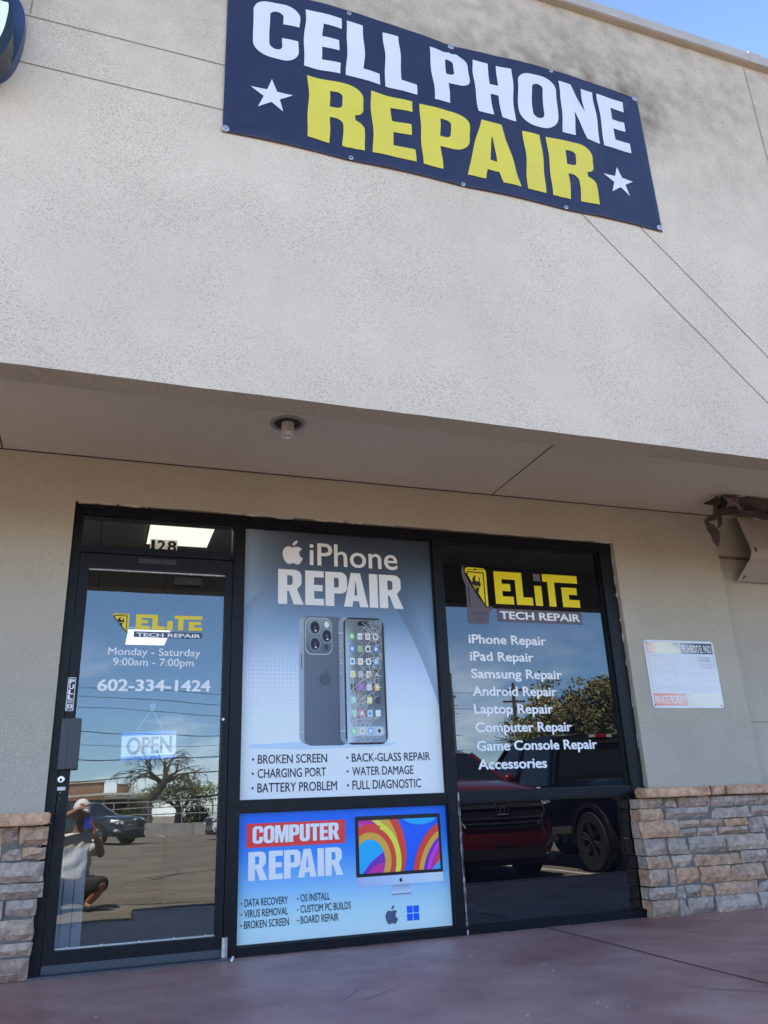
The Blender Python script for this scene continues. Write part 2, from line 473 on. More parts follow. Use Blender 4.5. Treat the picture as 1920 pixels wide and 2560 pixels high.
class Print:
    """flat artwork lying in the plane y = y0, each layer 0.35 mm nearer the viewer"""
    def __init__(s, y0, step=0.00035): s.y = y0; s.st = step; s.k = 0; s.v = []; s.f = []; s.c = []
    def _y(s): return s.y - s.k * s.st
    def layer(s): s.k += 1; return s
    def raw(s, pts, faces, col):
        n = len(s.v); y = s._y()
        for p in pts:
            s.v.append((p[0], y, p[1])); s.c.append(col(p[0], p[1]) if callable(col) else col)
        s.f += [[i + n for i in f] for f in faces]
    def poly(s, outer, col, holes=()):
        loops = [[Vector((p[0], p[1], 0)) for p in outer]] + [[Vector((p[0], p[1], 0)) for p in h] for h in holes]
        tri = geometry.tessellate_polygon(loops)
        pts = [p for l in [outer] + list(holes) for p in l]
        s.raw(pts, [list(t) for t in tri], col); return s
    def rect(s, x0, z0, x1, z1, col): return s.poly([(x0, z0), (x1, z0), (x1, z1), (x0, z1)], col)
    def stroke(s, pts, w, col):
        for a, b in zip(pts[:-1], pts[1:]):
            d = Vector((b[0] - a[0], b[1] - a[1]))
            if d.length < 1e-6: continue
            d.normalize(); n = Vector((-d.y, d.x)) * w / 2; e = d * w * 0.3
            s.raw([(a[0] + n.x - e.x, a[1] + n.y - e.y), (a[0] - n.x - e.x, a[1] - n.y - e.y), (b[0] - n.x + e.x, b[1] - n.y + e.y), (b[0] + n.x + e.x, b[1] + n.y + e.y)], [[0, 1, 2, 3]], col)
        return s
    def band(s, pts, w, col):
        """ribbon of width w (number or list) along a smooth line"""
        n = len(pts); ws = w if isinstance(w, (list, tuple)) else [w] * n
        vs = []
        for i, p in enumerate(pts):
            a = pts[max(i - 1, 0)]; b = pts[min(i + 1, n - 1)]
            d = Vector((b[0] - a[0], b[1] - a[1])).normalized()
            vs += [(p[0] - d.y * ws[i] / 2, p[1] + d.x * ws[i] / 2), (p[0] + d.y * ws[i] / 2, p[1] - d.x * ws[i] / 2)]
        s.raw(vs, [[2 * i, 2 * i + 1, 2 * i + 3, 2 * i + 2] for i in range(n - 1)], col); return s
    def heavy(s, t, x0, x1, z0, z1, col, **k):
        for o, hs in heavy(t, x0, x1, z0, z1, **k): s.poly(o, col, hs)
        return s
    def text(s, t, x0, x1, zb, zc, col, bold=0.0):
        vs, fs = font_mesh(t, bold)
        hv, _ = font_mesh('H', bold)
        H = max(p[1] for p in hv); b0 = min(p[1] for p in hv)
        xa = min(p[0] for p in vs); xb = max(p[0] for p in vs)
        kx = (x1 - x0) / (xb - xa); kz = (zc - zb) / (H - b0)
        # a heavier weight is cut by laying the same letters slightly offset on top of each other
        offs = [(0, 0)] if bold <= 0 else [(bold * math.cos(a), bold * .8 * math.sin(a)) for a in [math.pi * q / 4 for q in range(8)]]
        k0 = s.k
        for i, (ox, oz) in enumerate(offs):
            s.k = k0 + i * .06
            s.raw([(x0 + (p[0] + ox - xa) * kx, zb + (p[1] + oz - b0) * kz) for p in vs], fs, col)
        s.k = k0
        return s
    def grid(s, x0, z0, x1, z1, nx, nz_, col):
        pts = [(x0 + (x1 - x0) * i / nx, z0 + (z1 - z0) * j / nz_) for j in range(nz_ + 1) for i in range(nx + 1)]
        fs = [[j * (nx + 1) + i, j * (nx + 1) + i + 1, (j + 1) * (nx + 1) + i + 1, (j + 1) * (nx + 1) + i] for j in range(nz_) for i in range(nx)]
        s.raw(pts, fs, col); return s
    def clip(s, x0, z0, x1, z1, start=0):
        """trim the faces added since vertex 'start' to a rectangle"""
        bm = bmesh.new(); cl = bm.verts.layers.float_color.new('c')
        vs = []
        for v, c in zip(s.v[start:], s.c[start:]):
            w = bm.verts.new(v); w[cl] = (*c, 1); vs.append(w)
        keep = []
        for f in s.f:
            if f[0] >= start: 
                try: bm.faces.new([vs[i - start] for i in f])
                except ValueError: pass
            else: keep.append(f)
        for co, no in (((x0, 0, 0), (-1, 0, 0)), ((x1, 0, 0), (1, 0, 0)), ((0, 0, z0), (0, 0, -1)), ((0, 0, z1), (0, 0, 1))):
            bmesh.ops.bisect_plane(bm, geom=bm.verts[:] + bm.edges[:] + bm.faces[:], dist=1e-6, plane_co=co, plane_no=no, clear_outer=True)
        bm.verts.index_update()
        s.v = s.v[:start] + [tuple(v.co) for v in bm.verts]; s.c = s.c[:start] + [tuple(v[cl])[:3] for v in bm.verts]
        s.f = keep + [[v.index + start for v in f.verts] for f in bm.faces]
        bm.free(); return s
    def build(s, name, material, parent=None, label=None, loc=None):
        # faces must look towards -y
        fs = []
        for f in s.f:
            a, b, c = (Vector(s.v[i]) for i in f[:3])
            fs.append(f if (b - a).cross(c - a).y <= 0 else list(reversed(f)))
        return mobj(name, s.v, fs, material, parent, colors=s.c, label=label, loc=loc)

def mixc(a, b, t):
    t = max(0.0, min(1.0, t)); return tuple(a[i] + (b[i] - a[i]) * t for i in range(3))

APPLE = [(0.50, 0.80), (0.60, 0.83), (0.72, 0.855), (0.86, 0.82), (0.955, 0.735), (0.955, 0.73), (0.87, 0.66), (0.82, 0.55), (0.83, 0.42), (0.90, 0.31), (1.0, 0.245), (1.0, 0.24), (0.94, 0.10), (0.84, -0.04), (0.74, -0.10), (0.64, -0.075), (0.52, -0.04), (0.40, -0.075), (0.29, -0.10), (0.18, -0.03), (0.07, 0.14), (0.0, 0.36), (0.015, 0.58), (0.10, 0.75), (0.23, 0.84), (0.36, 0.835), (0.44, 0.80)]
LEAF = [(0.50, 0.90), (0.50, 1.0), (0.56, 1.11), (0.66, 1.18), (0.72, 1.20), (0.73, 1.12), (0.68, 1.01), (0.59, 0.93)]
def apple(p, x, z, w, h, col):
    f = lambda q: (x + q[0] * w, z + (q[1] + 0.10) / 1.30 * h)
    p.poly(catmull([f(q) for q in APPLE], 4), col)
    p.poly(catmull([f(q) for q in LEAF], 4), col)

ELITE = [[(2.886, 2.364), (3.117, 2.364), (3.117, 2.176), (3.195, 2.176), (3.195, 2.117), (3.058, 2.117), (3.058, 2.306), (2.947, 2.306), (2.947, 2.272), (3.015, 2.272), (3.015, 2.217), (2.947, 2.217), (2.947, 2.176), (3.036, 2.176), (3.036, 2.117), (2.886, 2.117)],
         [(3.216, 2.270), (3.277, 2.270), (3.277, 2.117), (3.216, 2.117)],
         [(3.292, 2.364), (3.595, 2.364), (3.595, 2.304), (3.391, 2.304), (3.391, 2.116), (3.332, 2.116), (3.332, 2.305), (3.292, 2.305)],
         [(3.448, 2.268), (3.581, 2.268), (3.581, 2.214), (3.508, 2.214), (3.508, 2.174), (3.597, 2.174), (3.597, 2.116), (3.448, 2.116)]]
IDOT = [(3.216, 2.306), (3.274, 2.306), (3.274, 2.363), (3.216, 2.363)]
IC_YEL = [(2.653, 2.357), (2.66, 2.376), (2.676, 2.383), (2.805, 2.38), (2.821, 2.368), (2.825, 2.351), (2.822, 2.09), (2.807, 2.099), (2.766, 2.154), (2.721, 2.218), (2.677, 2.304)]
IC_BLK = [(2.67, 2.317), (2.674, 2.348), (2.801, 2.345), (2.8, 2.108)]
IC_WR = [(2.711, 2.297), (2.724, 2.317), (2.742, 2.325), (2.73, 2.29), (2.744, 2.276), (2.762, 2.283), (2.76, 2.317), (2.771, 2.301), (2.768, 2.279), (2.776, 2.252), (2.76, 2.229), (2.748, 2.172), (2.722, 2.21), (2.737, 2.231), (2.721, 2.249), (2.701, 2.263), (2.708, 2.277)]
IC_GRY = [(2.646, 2.399), (2.632, 2.382), (2.626, 2.356), (2.627, 2.327), (2.635, 2.286), (2.652, 2.246), (2.651, 2.111), (2.649, 1.981), (2.654, 1.972), (2.666, 1.965), (2.806, 1.966), (2.816, 1.975), (2.822, 2.031), (2.826, 2.037), (2.832, 2.059), (2.852, 2.074), (2.855, 2.095), (2.807, 2.085), (2.77, 2.129), (2.722, 2.199), (2.681, 2.27), (2.658, 2.316), (2.647, 2.351), (2.644, 2.376)]
IC_SLOT = [(2.678, 2.05), (2.803, 2.048), (2.802, 2.036), (2.676, 2.038)]
IC_BTN = [(2.724, 2.007), (2.756, 2.006), (2.753, 1.979), (2.722, 1.98)]
IC_CAM = [(2.724, 2.371), (2.732, 2.375), (2.744, 2.374), (2.752, 2.37), (2.743, 2.361), (2.731, 2.362)]
# ================================================================== ground
def sheet(name, x0, y0, x1, y1, z, material, kind='structure', nx=1, ny=1, zf=None):
    vs = []; fs = []
    for j in range(ny + 1):
        for i in range(nx + 1):
            x = x0 + (x1 - x0) * i / nx; y = y0 + (y1 - y0) * j / ny
            vs.append((x, y, z if zf is None else zf(x, y)))
    for j in range(ny):
        for i in range(nx):
            a = j * (nx + 1) + i; fs.append((a, a + 1, a + nx + 2, a + nx + 1))
    return mobj(name, vs, fs, material, kind=kind)

ASPH = mat('asphalt', (0.150, 0.128, 0.103), 0.9, spec=0.2, var=(1.1, .30), bump=(160, .5, .01))
LOTZ = -0.20
sheet('ground', -900, -1500, 900, 900, LOTZ - 0.004, mat('far_ground', (0.22, 0.19, 0.15), 0.95, var=(.05, .2)))
sheet('parking_lot', -60, -45.4, 60, -2.6, LOTZ, ASPH)
sheet('street', -200, -64, 200, -47.5, LOTZ, mat('street_asphalt', (0.10, 0.095, 0.09), 0.9, var=(.4, .15)))

def walk_mat():
    m = bpy.data.materials.new('painted_concrete_walk'); m.use_nodes = True
    nt = m.node_tree; N = nt.nodes.new; L = nt.links.new
    b = nt.nodes['Principled BSDF']
    b.inputs['Specular IOR Level'].default_value = 0.7
    t = N('ShaderNodeTexCoord')
    n1 = N('ShaderNodeTexNoise'); n1.inputs['Scale'].default_value = 1.3; n1.inputs['Detail'].default_value = 8; n1.inputs['Roughness'].default_value = 0.62
    n2 = N('ShaderNodeTexNoise'); n2.inputs['Scale'].default_value = 6.0; n2.inputs['Detail'].default_value = 6
    n3 = N('ShaderNodeTexNoise'); n3.inputs['Scale'].default_value = 60; n3.inputs['Detail'].default_value = 3
    for n in (n1, n2, n3): L(t.outputs['Object'], n.inputs['Vector'])
    r = N('ShaderNodeValToRGB')
    r.color_ramp.elements[0].position = 0.38; r.color_ramp.elements[0].color = (0.32, 0.15, 0.13, 1)
    r.color_ramp.elements[1].position = 0.63; r.color_ramp.elements[1].color = (0.52, 0.30, 0.26, 1)
    L(n1.outputs[0], r.inputs[0])
    r2 = N('ShaderNodeValToRGB')
    r2.color_ramp.elements[0].position = 0.60; r2.color_ramp.elements[0].color = (0, 0, 0, 1)
    r2.color_ramp.elements[1].position = 0.78; r2.color_ramp.elements[1].color = (.5, .5, .5, 1)
    L(n2.outputs[0], r2.inputs[0])
    mx_ = N('ShaderNodeMixRGB'); mx_.inputs[2].default_value = (0.25, 0.20, 0.20, 1)
    L(r2.outputs[0], mx_.inputs[0]); L(r.outputs[0], mx_.inputs[1])
    r3 = N('ShaderNodeValToRGB')
    r3.color_ramp.elements[0].position = 0.715; r3.color_ramp.elements[0].color = (0, 0, 0, 1)
    r3.color_ramp.elements[1].position = 0.76; r3.color_ramp.elements[1].color = (.7, .7, .7, 1)
    L(n3.outputs[0], r3.inputs[0])
    m2 = N('ShaderNodeMixRGB'); m2.inputs[2].default_value = (0.42, 0.39, 0.38, 1)
    L(r3.outputs[0], m2.inputs[0]); L(mx_.outputs[0], m2.inputs[1])
    L(m2.outputs[0], b.inputs['Base Color'])
    mr = N('ShaderNodeMapRange'); mr.inputs['To Min'].default_value = 0.34; mr.inputs['To Max'].default_value = 0.62
    L(n2.outputs[0], mr.inputs[0]); L(mr.outputs[0], b.inputs['Roughness'])
    bp = N('ShaderNodeBump'); bp.inputs['Strength'].default_value = 0.35; bp.inputs['Distance'].default_value = 0.004
    L(n3.outputs[0], bp.inputs['Height']); L(bp.outputs[0], b.inputs['Normal'])
    return m
WALK = walk_mat()
CONC = mat('plain_concrete', (0.38, 0.36, 0.33), 0.85, var=(4, .2), bump=(60, .4, .005))
b = MB(); b.box((-10, -2.2, -0.30), (16, 0.10, 0.0)); b.box((0.62, -2.90, -0.30), (16, -2.2, 0.0))
b.build('sidewalk', WALK, kind='structure')
vs = []
b = MB(); b.prism([(-2.2, 0.0), (-3.2, LOTZ + 0.006), (-3.2, -0.4), (-2.2, -0.4)], 'x', -10, 0.62)
b.build('sidewalk_ramp', WALK, kind='structure')
b = MB(); b.box((0.62, -3.03, -0.35), (16, -2.903, 0.006), bev=0.012)
b.build('kerb', CONC, kind='structure')
b = MB()
random.seed(3)
for xj in (3.0, 6.1):
    pts = [(xj - 0.075 * t + 0.006 * math.sin(9 * t), 0.02 - 2.9 * t / 1.0, 0.0025) for t in [k / 12 for k in range(13)]]
    for p, q in zip(pts[:-1], pts[1:]):
        b.add([(p[0] - .006, p[1], p[2]), (p[0] + .006, p[1], p[2]), (q[0] + .006, q[1], q[2]), (q[0] - .006, q[1], q[2])], [(0, 1, 2, 3)])
b.build('sidewalk_joint', mat('walk_joint', (0.15, 0.075, 0.068), 0.9), kind='structure')
b = MB(); random.seed(17)
for k in range(26):
    x = random.uniform(-2, 6); y = random.uniform(-30, -5.5); r_ = random.uniform(1.5, 7); a0_ = random.uniform(0, 6.28); w_ = random.uniform(.02, .10); pr = None
    for i in range(15):
        a_ = a0_ + i * random.uniform(.05, .09)
        cur = [(x + (r_ + d_) * math.cos(a_), y + (r_ + d_) * math.sin(a_), LOTZ + .0025) for d_ in (-w_ / 2, w_ / 2)]
        if pr and all(-3.3 > q_[1] for q_ in cur + pr): b.add([pr[0], pr[1], cur[1], cur[0]], [(0, 1, 2, 3)])
        pr = cur
b.build('tyre_marks', mat('tyre_rubber_mark', (0.085, 0.075, 0.065), 0.9, var=(8, .35)), kind='structure', fix=False)
b = MB()
for k in range(150):
    x = random.uniform(-3, 9); y = random.uniform(-22, -4.8); r_ = random.uniform(.006, .022)
    b.ico((x, y, LOTZ + r_ * .3), r_, 1, (1, 1, .6), nz_=.4, seed=k)
o = b.build('lot_gravel', mat('grit', (0.20, 0.18, 0.15), 0.9), kind='stuff')
# worn paint stripes in the lot
b = MB()
for xs in (2.6, 4.15, 6.72, 9.3, 12.0):
    b.box((xs - .05, -8.6, LOTZ), (xs + .05, -3.9, LOTZ + .004))
for xs in range(-14, 26, 3):
    b.box((xs - .05, -45, LOTZ), (xs + .05, -40.5, LOTZ + .004))
b.build('parking_stripes', mat('worn_paint', (0.5, 0.49, 0.46), 0.9, var=(9, .4)), kind='structure')

b = MB(); random.seed(29)
for k in range(20):
    x = random.uniform(-.2, 5.2); y = random.uniform(-2.6, -.2); a_ = random.uniform(0, 6.28); r_ = random.uniform(.3, 1.2); pr = None; w_ = random.uniform(.002, .005)
    for i in range(random.randint(6, 12)):
        a2 = a_ + i * .05; cur = [(x + (r_ + d_) * math.cos(a2), y + (r_ + d_) * .8 * math.sin(a2), .0016) for d_ in (-w_, w_)]
        if pr and all(-2.7 < q_[1] < -.15 and (q_[0] > .65 or q_[1] > -2.1) for q_ in cur + pr): b.add([pr[0], pr[1], cur[1], cur[0]], [(0, 1, 2, 3)])
        pr = cur
b.build('walk_scuffs', mat('walk_scuff', (0.34, 0.25, 0.24), 0.8, var=(40, .5)), kind='structure', fix=False)
b = MB()
for k in range(130):
    x = random.uniform(-.2, 5.5); y = random.uniform(-2.6, -.13); r_ = random.uniform(.0025, .007) * (1.6 if random.random() < .1 else 1)
    if x < .65 and y < -2.1: continue
    b.ico((x, y, .001), r_, 1, (1, random.uniform(.5, 1), .45), nz_=.5, seed=k)
b.build('grit_on_walk', mat('pale_grit', (0.36, 0.31, 0.28), 0.9), kind='stuff')
b = MB()
for k in range(40):
    x = random.uniform(1.05, 3.7); w_ = random.uniform(.02, .10); pts = [(x, -.052), (x + w_, -.052)] + [(x + w_ - w_ * q_ / 5, -.056 - random.uniform(.003, .022)) for q_ in range(6)]
    b.add([(q_[0], q_[1], .0012) for q_ in pts], [tuple(range(len(pts)))])
b.build('dust_at_sill', mat('grey_dust', (0.22, 0.19, 0.18), 0.95, var=(50, .4)), kind='structure', fix=False)
# ================================================================== building
FY = -1.85      # front of the fascia
FK = 0.842      # scale of the facade drawing
def FX(x): return FK * x + 0.0315
def FZ(z): return FK * z + 0.1194
WY = -0.08      # front of the shop wall
SZ = 2.94       # soffit
bld = thing('shop_building', 'tan stucco strip mall front with a tall fascia over a recessed shopfront', 'building', (-0.6, 0, 0))
# fascia front sheet carries the mask of dirt and painted top shade, the mass stands behind it
nx, nz_ = 240, 52
vs = []; fs = []; st = []
X0, X1, Z0, Z1 = -9.0, 15.0, FZ(2.90), FZ(6.79)
def sm(a, b_, x):
    t = max(0, min(1, (x - a) / (b_ - a))); return t * t * (3 - 2 * t)
def dirt_shade(x, z):
    s_ = 0.40 * sm(4.3, 6.5, z) + 0.04  # darker towards the top: dirt plus fading ground bounce, painted into the colour
    # grime above and beside the banner
    if 0.5 < x < 4.35:
        top = 5.98
        s_ += 0.55 * sm(0.55, 1.2, x) * (1 - sm(3.7, 4.35, x)) * math.exp(-max(0, z - top) / 0.24) * sm(5.3, 5.9, z) * (0.4 + 0.6 * sm(2.0, 3.6, x))
    s_ += 0.16 * math.exp(-((x - 3.95) / 0.27) ** 2) * sm(5.2, 5.9, z) * (1 - sm(6.0, 6.5, z))
    s_ += 0.15 * max(0, noise.noise(Vector((x * 2.6, z * .35, 4.0)))) * sm(2.6, 5.0, z) + .08 * max(0, noise.noise(Vector((x * 7, z * .6, 14.0)))) * sm(5.0, 6.6, z)
    return max(0, min(1, s_))
for j in range(nz_ + 1):
    for i in range(nx + 1):
        x = X0 + (X1 - X0) * i / nx; z = Z0 + (Z1 - Z0) * j / nz_
        dz = 0.002 * noise.noise(Vector((x * 9, 1.3, 0))) + 0.003 * noise.noise(Vector((x * 31, 7, 0))) if j == 0 else 0
        vs.append((x, FY, z + dz)); st.append(dirt_shade((x - .0315) / FK, (z - .1194) / FK))
for j in range(nz_):
    for i in range(nx):
        a = j * (nx + 1) + i; fs.append((a, a + 1, a + nx + 2, a + nx + 1))
fo = mobj('fascia_wall', vs, fs, STUCCO_F, bld)
at = fo.data.attributes.new('Stain', 'FLOAT', 'POINT'); at.data.foreach_set('value', st)
b = MB(); b.box((X0, FY + 0.003, Z0 + .002), (X1, -1.70, Z1))
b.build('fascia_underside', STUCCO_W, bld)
b = MB(); b.box((X0, -1.699, 5.2), (X1, 14, 5.35)); b.box((X0, 13.8, -0.3), (X1, 14, 5.2)); b.box((X0, .13, -0.3), (X0 + .2, 13.8, 5.2)); b.box((X1 - .2, .13, -0.3), (X1, 13.8, 5.2)); b.build('roof', CAPMET, bld)
b = MB(); b.box((X0 - .04, FY - 0.05, Z1), (X1 + .04, -1.65, Z1 + .097), bev=.006)
for k in range(-8, 15, 3):
    b.box((k + .40, FY - 0.053, Z1 - .003), (k + .52, -1.652, Z1 + .101))
b.build('parapet_cap', CAPMET, bld)
b = MB(); b.box((X0, -1.699, SZ), (X1, 0.05, SZ + .06)); b.build('soffit', STUCCO_S, bld)
# stucco reveals in fascia and soffit
b = MB()
def reveal(p, q, w=.008, y=FY - .0025):
    n = 24; p = (FX(p[0]), FZ(p[1])); q = (FX(q[0]), FZ(q[1])); w *= FK
    d = Vector((q[0] - p[0], 0, q[1] - p[1])); L_ = d.length; d.normalize(); u = Vector((-d.z, 0, d.x))
    pr = None
    for i in range(n + 1):
        c = Vector((p[0], y, p[1])) + d * L_ * i / n
        ww = w * (0.75 + 0.5 * abs(noise.noise(Vector((c.x * 6, c.z * 6, 2))))); off = .004 * noise.noise(Vector((c.x * 3, c.z * 3, 9)))
        cur = (c + u * (ww / 2 + off), c - u * (ww / 2 - off))
        if pr: b.add([pr[0], pr[1], cur[1], cur[0]], [(0, 1, 2, 3)])
        pr = cur
reveal((-8.9, 5.235), (3.15, 5.235)); reveal((-8.9, 4.865), (3.02, 4.865))
reveal((3.15, 5.235), (5.45, 2.935)); reveal((3.02, 4.865), (4.95, 2.935))
reveal((-.501, 5.25), (-.501, 6.78)); reveal((5.155, 6.78), (5.155, 3.25), w=.008)
b.build('control_joint', JOINT, bld, fix=False)
b = MB()
for xj in (-0.485, 2.886, 6.4):
    b.box((xj - .004, -1.698, SZ - .002), (xj + .004, WY - .002, SZ + .01))
b.box((X0, WY - .012, SZ - .004), (4.93, WY - .0015, SZ + .01))
b.build('soffit_joint', mat('soffit_gap', (0.05, 0.042, 0.036), 0.9), bld)
# shop wall with the shopfront opening
OX0, OX1, OZ = -0.032, 3.915, 2.635
b = MB()
b.box((X0, WY, -0.02), (OX0, 0.12, SZ)); b.box((OX0, WY + .0005, OZ), (OX1, 0.12, SZ)); b.box((OX1, WY, -0.02), (4.93, 0.12, SZ))
b.box((X0, 0.0, SZ + .06), (X1, 0.12, 5.2))
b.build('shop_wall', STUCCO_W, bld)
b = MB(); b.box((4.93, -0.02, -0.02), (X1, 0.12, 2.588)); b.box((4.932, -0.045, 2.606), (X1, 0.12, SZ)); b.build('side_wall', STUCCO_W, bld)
b = MB(); b.box((4.93, 0.0, 2.588), (X1, 0.1, 2.606)); b.box((4.931, -.0225, 1.262), (X1, -.01, 1.268)); b.build('wall_gap', JOINT, bld)
# ragged plaster edge and caulk over the head of the shopfront
b = MB(); random.seed(11)
x = OX0 + .02
while x < OX1 - .1:
    w = random.uniform(.08, .4)
    if random.random() < .75:
        h = random.uniform(.004, .014)
        pts = [(x, OZ + .002), (x + w, OZ + .002)] + [(x + w - w * k / 6, OZ - h * random.uniform(.5, 1.3)) for k in range(7)]
        b.prism(pts, 'y', WY - .004, WY + .012)
    x += w + random.uniform(.0, .15)
b.build('plaster_edge', mat('chalky_plaster', (0.50, 0.45, 0.38), 0.95, var=(40, .2)), bld)

# ledge stone wainscot
STR = [(3.787, 3.984, 0.68, 0.74), (4.006, 4.095, 0.68, 0.742), (4.11, 4.382, 0.677, 0.742), (4.396, 4.577, 0.67, 0.736), (4.587, 4.808, 0.671, 0.736), (4.821, 4.985, 0.669, 0.736), (3.779, 3.972, 0.6, 0.673), (3.993, 4.37, 0.602, 0.673), (4.391, 4.725, 0.592, 0.667), (4.736, 4.985, 0.596, 0.662), (3.773, 4.085, 0.489, 0.598), (4.101, 4.269, 0.544, 0.588), (4.285, 4.476, 0.542, 0.588), (4.492, 4.68, 0.539, 0.584), (4.69, 4.823, 0.486, 0.586), (4.833, 4.985, 0.491, 0.586), (4.097, 4.213, 0.486, 0.534), (4.23, 4.409, 0.486, 0.534), (4.426, 4.676, 0.487, 0.531), (3.777, 3.963, 0.38, 0.483), (3.972, 4.14, 0.377, 0.481), (4.153, 4.455, 0.376, 0.481), (4.465, 4.84, 0.376, 0.480), (4.85, 4.985, 0.376, 0.480), (3.789, 3.982, 0.296, 0.372), (3.993, 4.169, 0.294, 0.369), (4.176, 4.575, 0.292, 0.370), (4.584, 4.796, 0.292, 0.368), (4.806, 4.985, 0.292, 0.368), (3.782, 3.946, 0.189, 0.290), (3.956, 3.999, 0.183, 0.288), (4.010, 4.2, 0.186, 0.287), (4.209, 4.453, 0.183, 0.285), (4.463, 4.763, 0.183, 0.286), (4.772, 4.985, 0.183, 0.286), (3.779, 3.978, 0.108, 0.178), (3.99, 4.05, 0.104, 0.178), (4.061, 4.173, 0.104, 0.178), (4.182, 4.3, 0.104, 0.172), (4.309, 4.673, 0.100, 0.176), (4.682, 4.985, 0.104, 0.176), (3.776, 3.979, 0.0, 0.101), (3.986, 4.054, -0.0, 0.096), (4.063, 4.283, -0.004, 0.099), (4.294, 4.659, -0.008, 0.098), (4.667, 4.985, -0.004, 0.098)]
STL = [(-0.233, -0.149, 0.642, 0.733), (-0.139, 0.002, 0.638, 0.73), (-0.212, -0.122, 0.571, 0.628), (-0.115, -0.003, 0.57, 0.628), (-0.239, -0.003, 0.463, 0.560), (-0.30, 0.002, 0.384, 0.456), (-0.26, -0.181, 0.294, 0.376), (-0.171, -0.022, 0.298, 0.376), (-0.30, -0.026, 0.185, 0.285), (-0.30, -0.023, 0.117, 0.176), (-0.30, -0.031, 0.004, 0.108), (-0.30, -0.223, 0.57, 0.73)]
random.seed(21)
# rest of the left wall
row = [(0.0, 0.108), (0.117, 0.176), (0.185, 0.285), (0.296, 0.376), (0.384, 0.456), (0.463, 0.560), (0.570, 0.628), (0.640, 0.732)]
for za, zb in row:
    x = -0.315 if za not in (0.463,) else -0.25
    while x > -3.0:
        w = random.uniform(.12, .4); STL.append((x - w, x - .012, za, zb)); x -= w
for za, zb in [(0.0, .098), (.104, .176), (.186, .286), (.294, .368), (.376, .48), (.488, .586), (.596, .664), (.672, .736)]:
    x = 5.0
    while x < 9:
        w = random.uniform(.12, .4); STR.append((x, x + w - .012, za, zb)); x += w
STONECOL = [mixc(lin(c), lin((158, 145, 137)), .38) for c in [(150, 140, 136), (168, 154, 142), (176, 140, 112), (140, 136, 134), (158, 148, 144), (146, 126, 112), (172, 160, 150), (186, 150, 116), (148, 143, 140), (164, 146, 130), (160, 154, 150)]]
def add_stone(b, s, y0, dep, seed, col):
    """one split-faced stone: a subdivided block with a rough front"""
    x0, x1, z0, z1 = s
    rnd = random.Random(seed)
    nx_ = max(2, int((x1 - x0) / .028)); nzz = max(2, int((z1 - z0) / .028))
    pts = {}
    vs = []; fs = []
    d0 = dep * rnd.uniform(.75, 1.2); tilt = rnd.uniform(-.012, .012); til2 = rnd.uniform(-.012, .012)
    for j in range(nzz + 1):
        for i in range(nx_ + 1):
            u = i / nx_; v = j / nzz
            ed = min(i, nx_ - i, j, nzz - j)
            x = x0 + (x1 - x0) * u; z = z0 + (z1 - z0) * v
            nn = noise.noise(Vector((x * 14, z * 22, seed * 1.7))); n2_ = noise.noise(Vector((x * 45, z * 60, seed * .7)))
            y = y0 - d0 - tilt * (u - .5) * 2 - til2 * (v - .5) * 2 - .012 * nn - .004 * n2_
            if ed == 0:
                y += .024; x += .006 * n2_ + .004 * nn * (1 if i in (0, nx_) else 0); z += .006 * noise.noise(Vector((x * 20, z * 3, seed))) 
            vs.append((x, y, z))
    nfront = len(vs)
    for j in range(nzz):
        for i in range(nx_):
            a = j * (nx_ + 1) + i; fs.append((a, a + 1, a + nx_ + 2, a + nx_ + 1))
    loop = [i for i in range(nx_ + 1)] + [j * (nx_ + 1) + nx_ for j in range(1, nzz + 1)] + [nzz * (nx_ + 1) + i for i in range(nx_ - 1, -1, -1)] + [j * (nx_ + 1) for j in range(nzz - 1, 0, -1)]
    for k in loop:
        p = vs[k]; vs.append((p[0], y0 + .005, p[2]))
    n = len(loop)
    for k in range(n):
        fs.append((loop[k], loop[(k + 1) % n], nfront + (k + 1) % n, nfront + k))
    base = len(b.v)
    b.add(vs, fs, col)
    # mottled colour inside one stone
    other = rnd.choice(STONECOL)
    for k, p in enumerate(vs):
        t = sm(-.05, .45, noise.noise(Vector((p[0] * 7, p[2] * 9, seed * 3.1))))
        b.c[base + k] = mixc(col, other, .7 * t)
def veneer(name, stones, xa, xb, ret=None):
    b = MB()
    for k, s in enumerate(stones):
        add_stone(b, s, -0.105, .042, k + len(stones), random.choice(STONECOL))
    # returns into the opening
    if ret:
        for k, s in enumerate(stones):
            if ret[0] == 'R' and s[0] < 3.80:
                b.box((s[0] + .004, -.118, s[2]), (s[0] + .05, -.012, s[3]), random.choice(STONECOL))
    o = b.build(name, STONE, bld, vcol=True, smooth=False)
    return o
random.seed(5)
veneer('stone_veneer', STR, 3.78, 9, 'R')
veneer('stone_veneer', STL, -3, 0)
b = MB(); b.box((3.83, -.112, -.02), (9, WY + .01, .75)); b.build('mortar_bed', MORTAR, bld)
b = MB(); b.box((-3.0, -.112, -.02), (-.045, WY + .01, .74)); b.build('mortar_bed', MORTAR, bld)
random.seed(8)
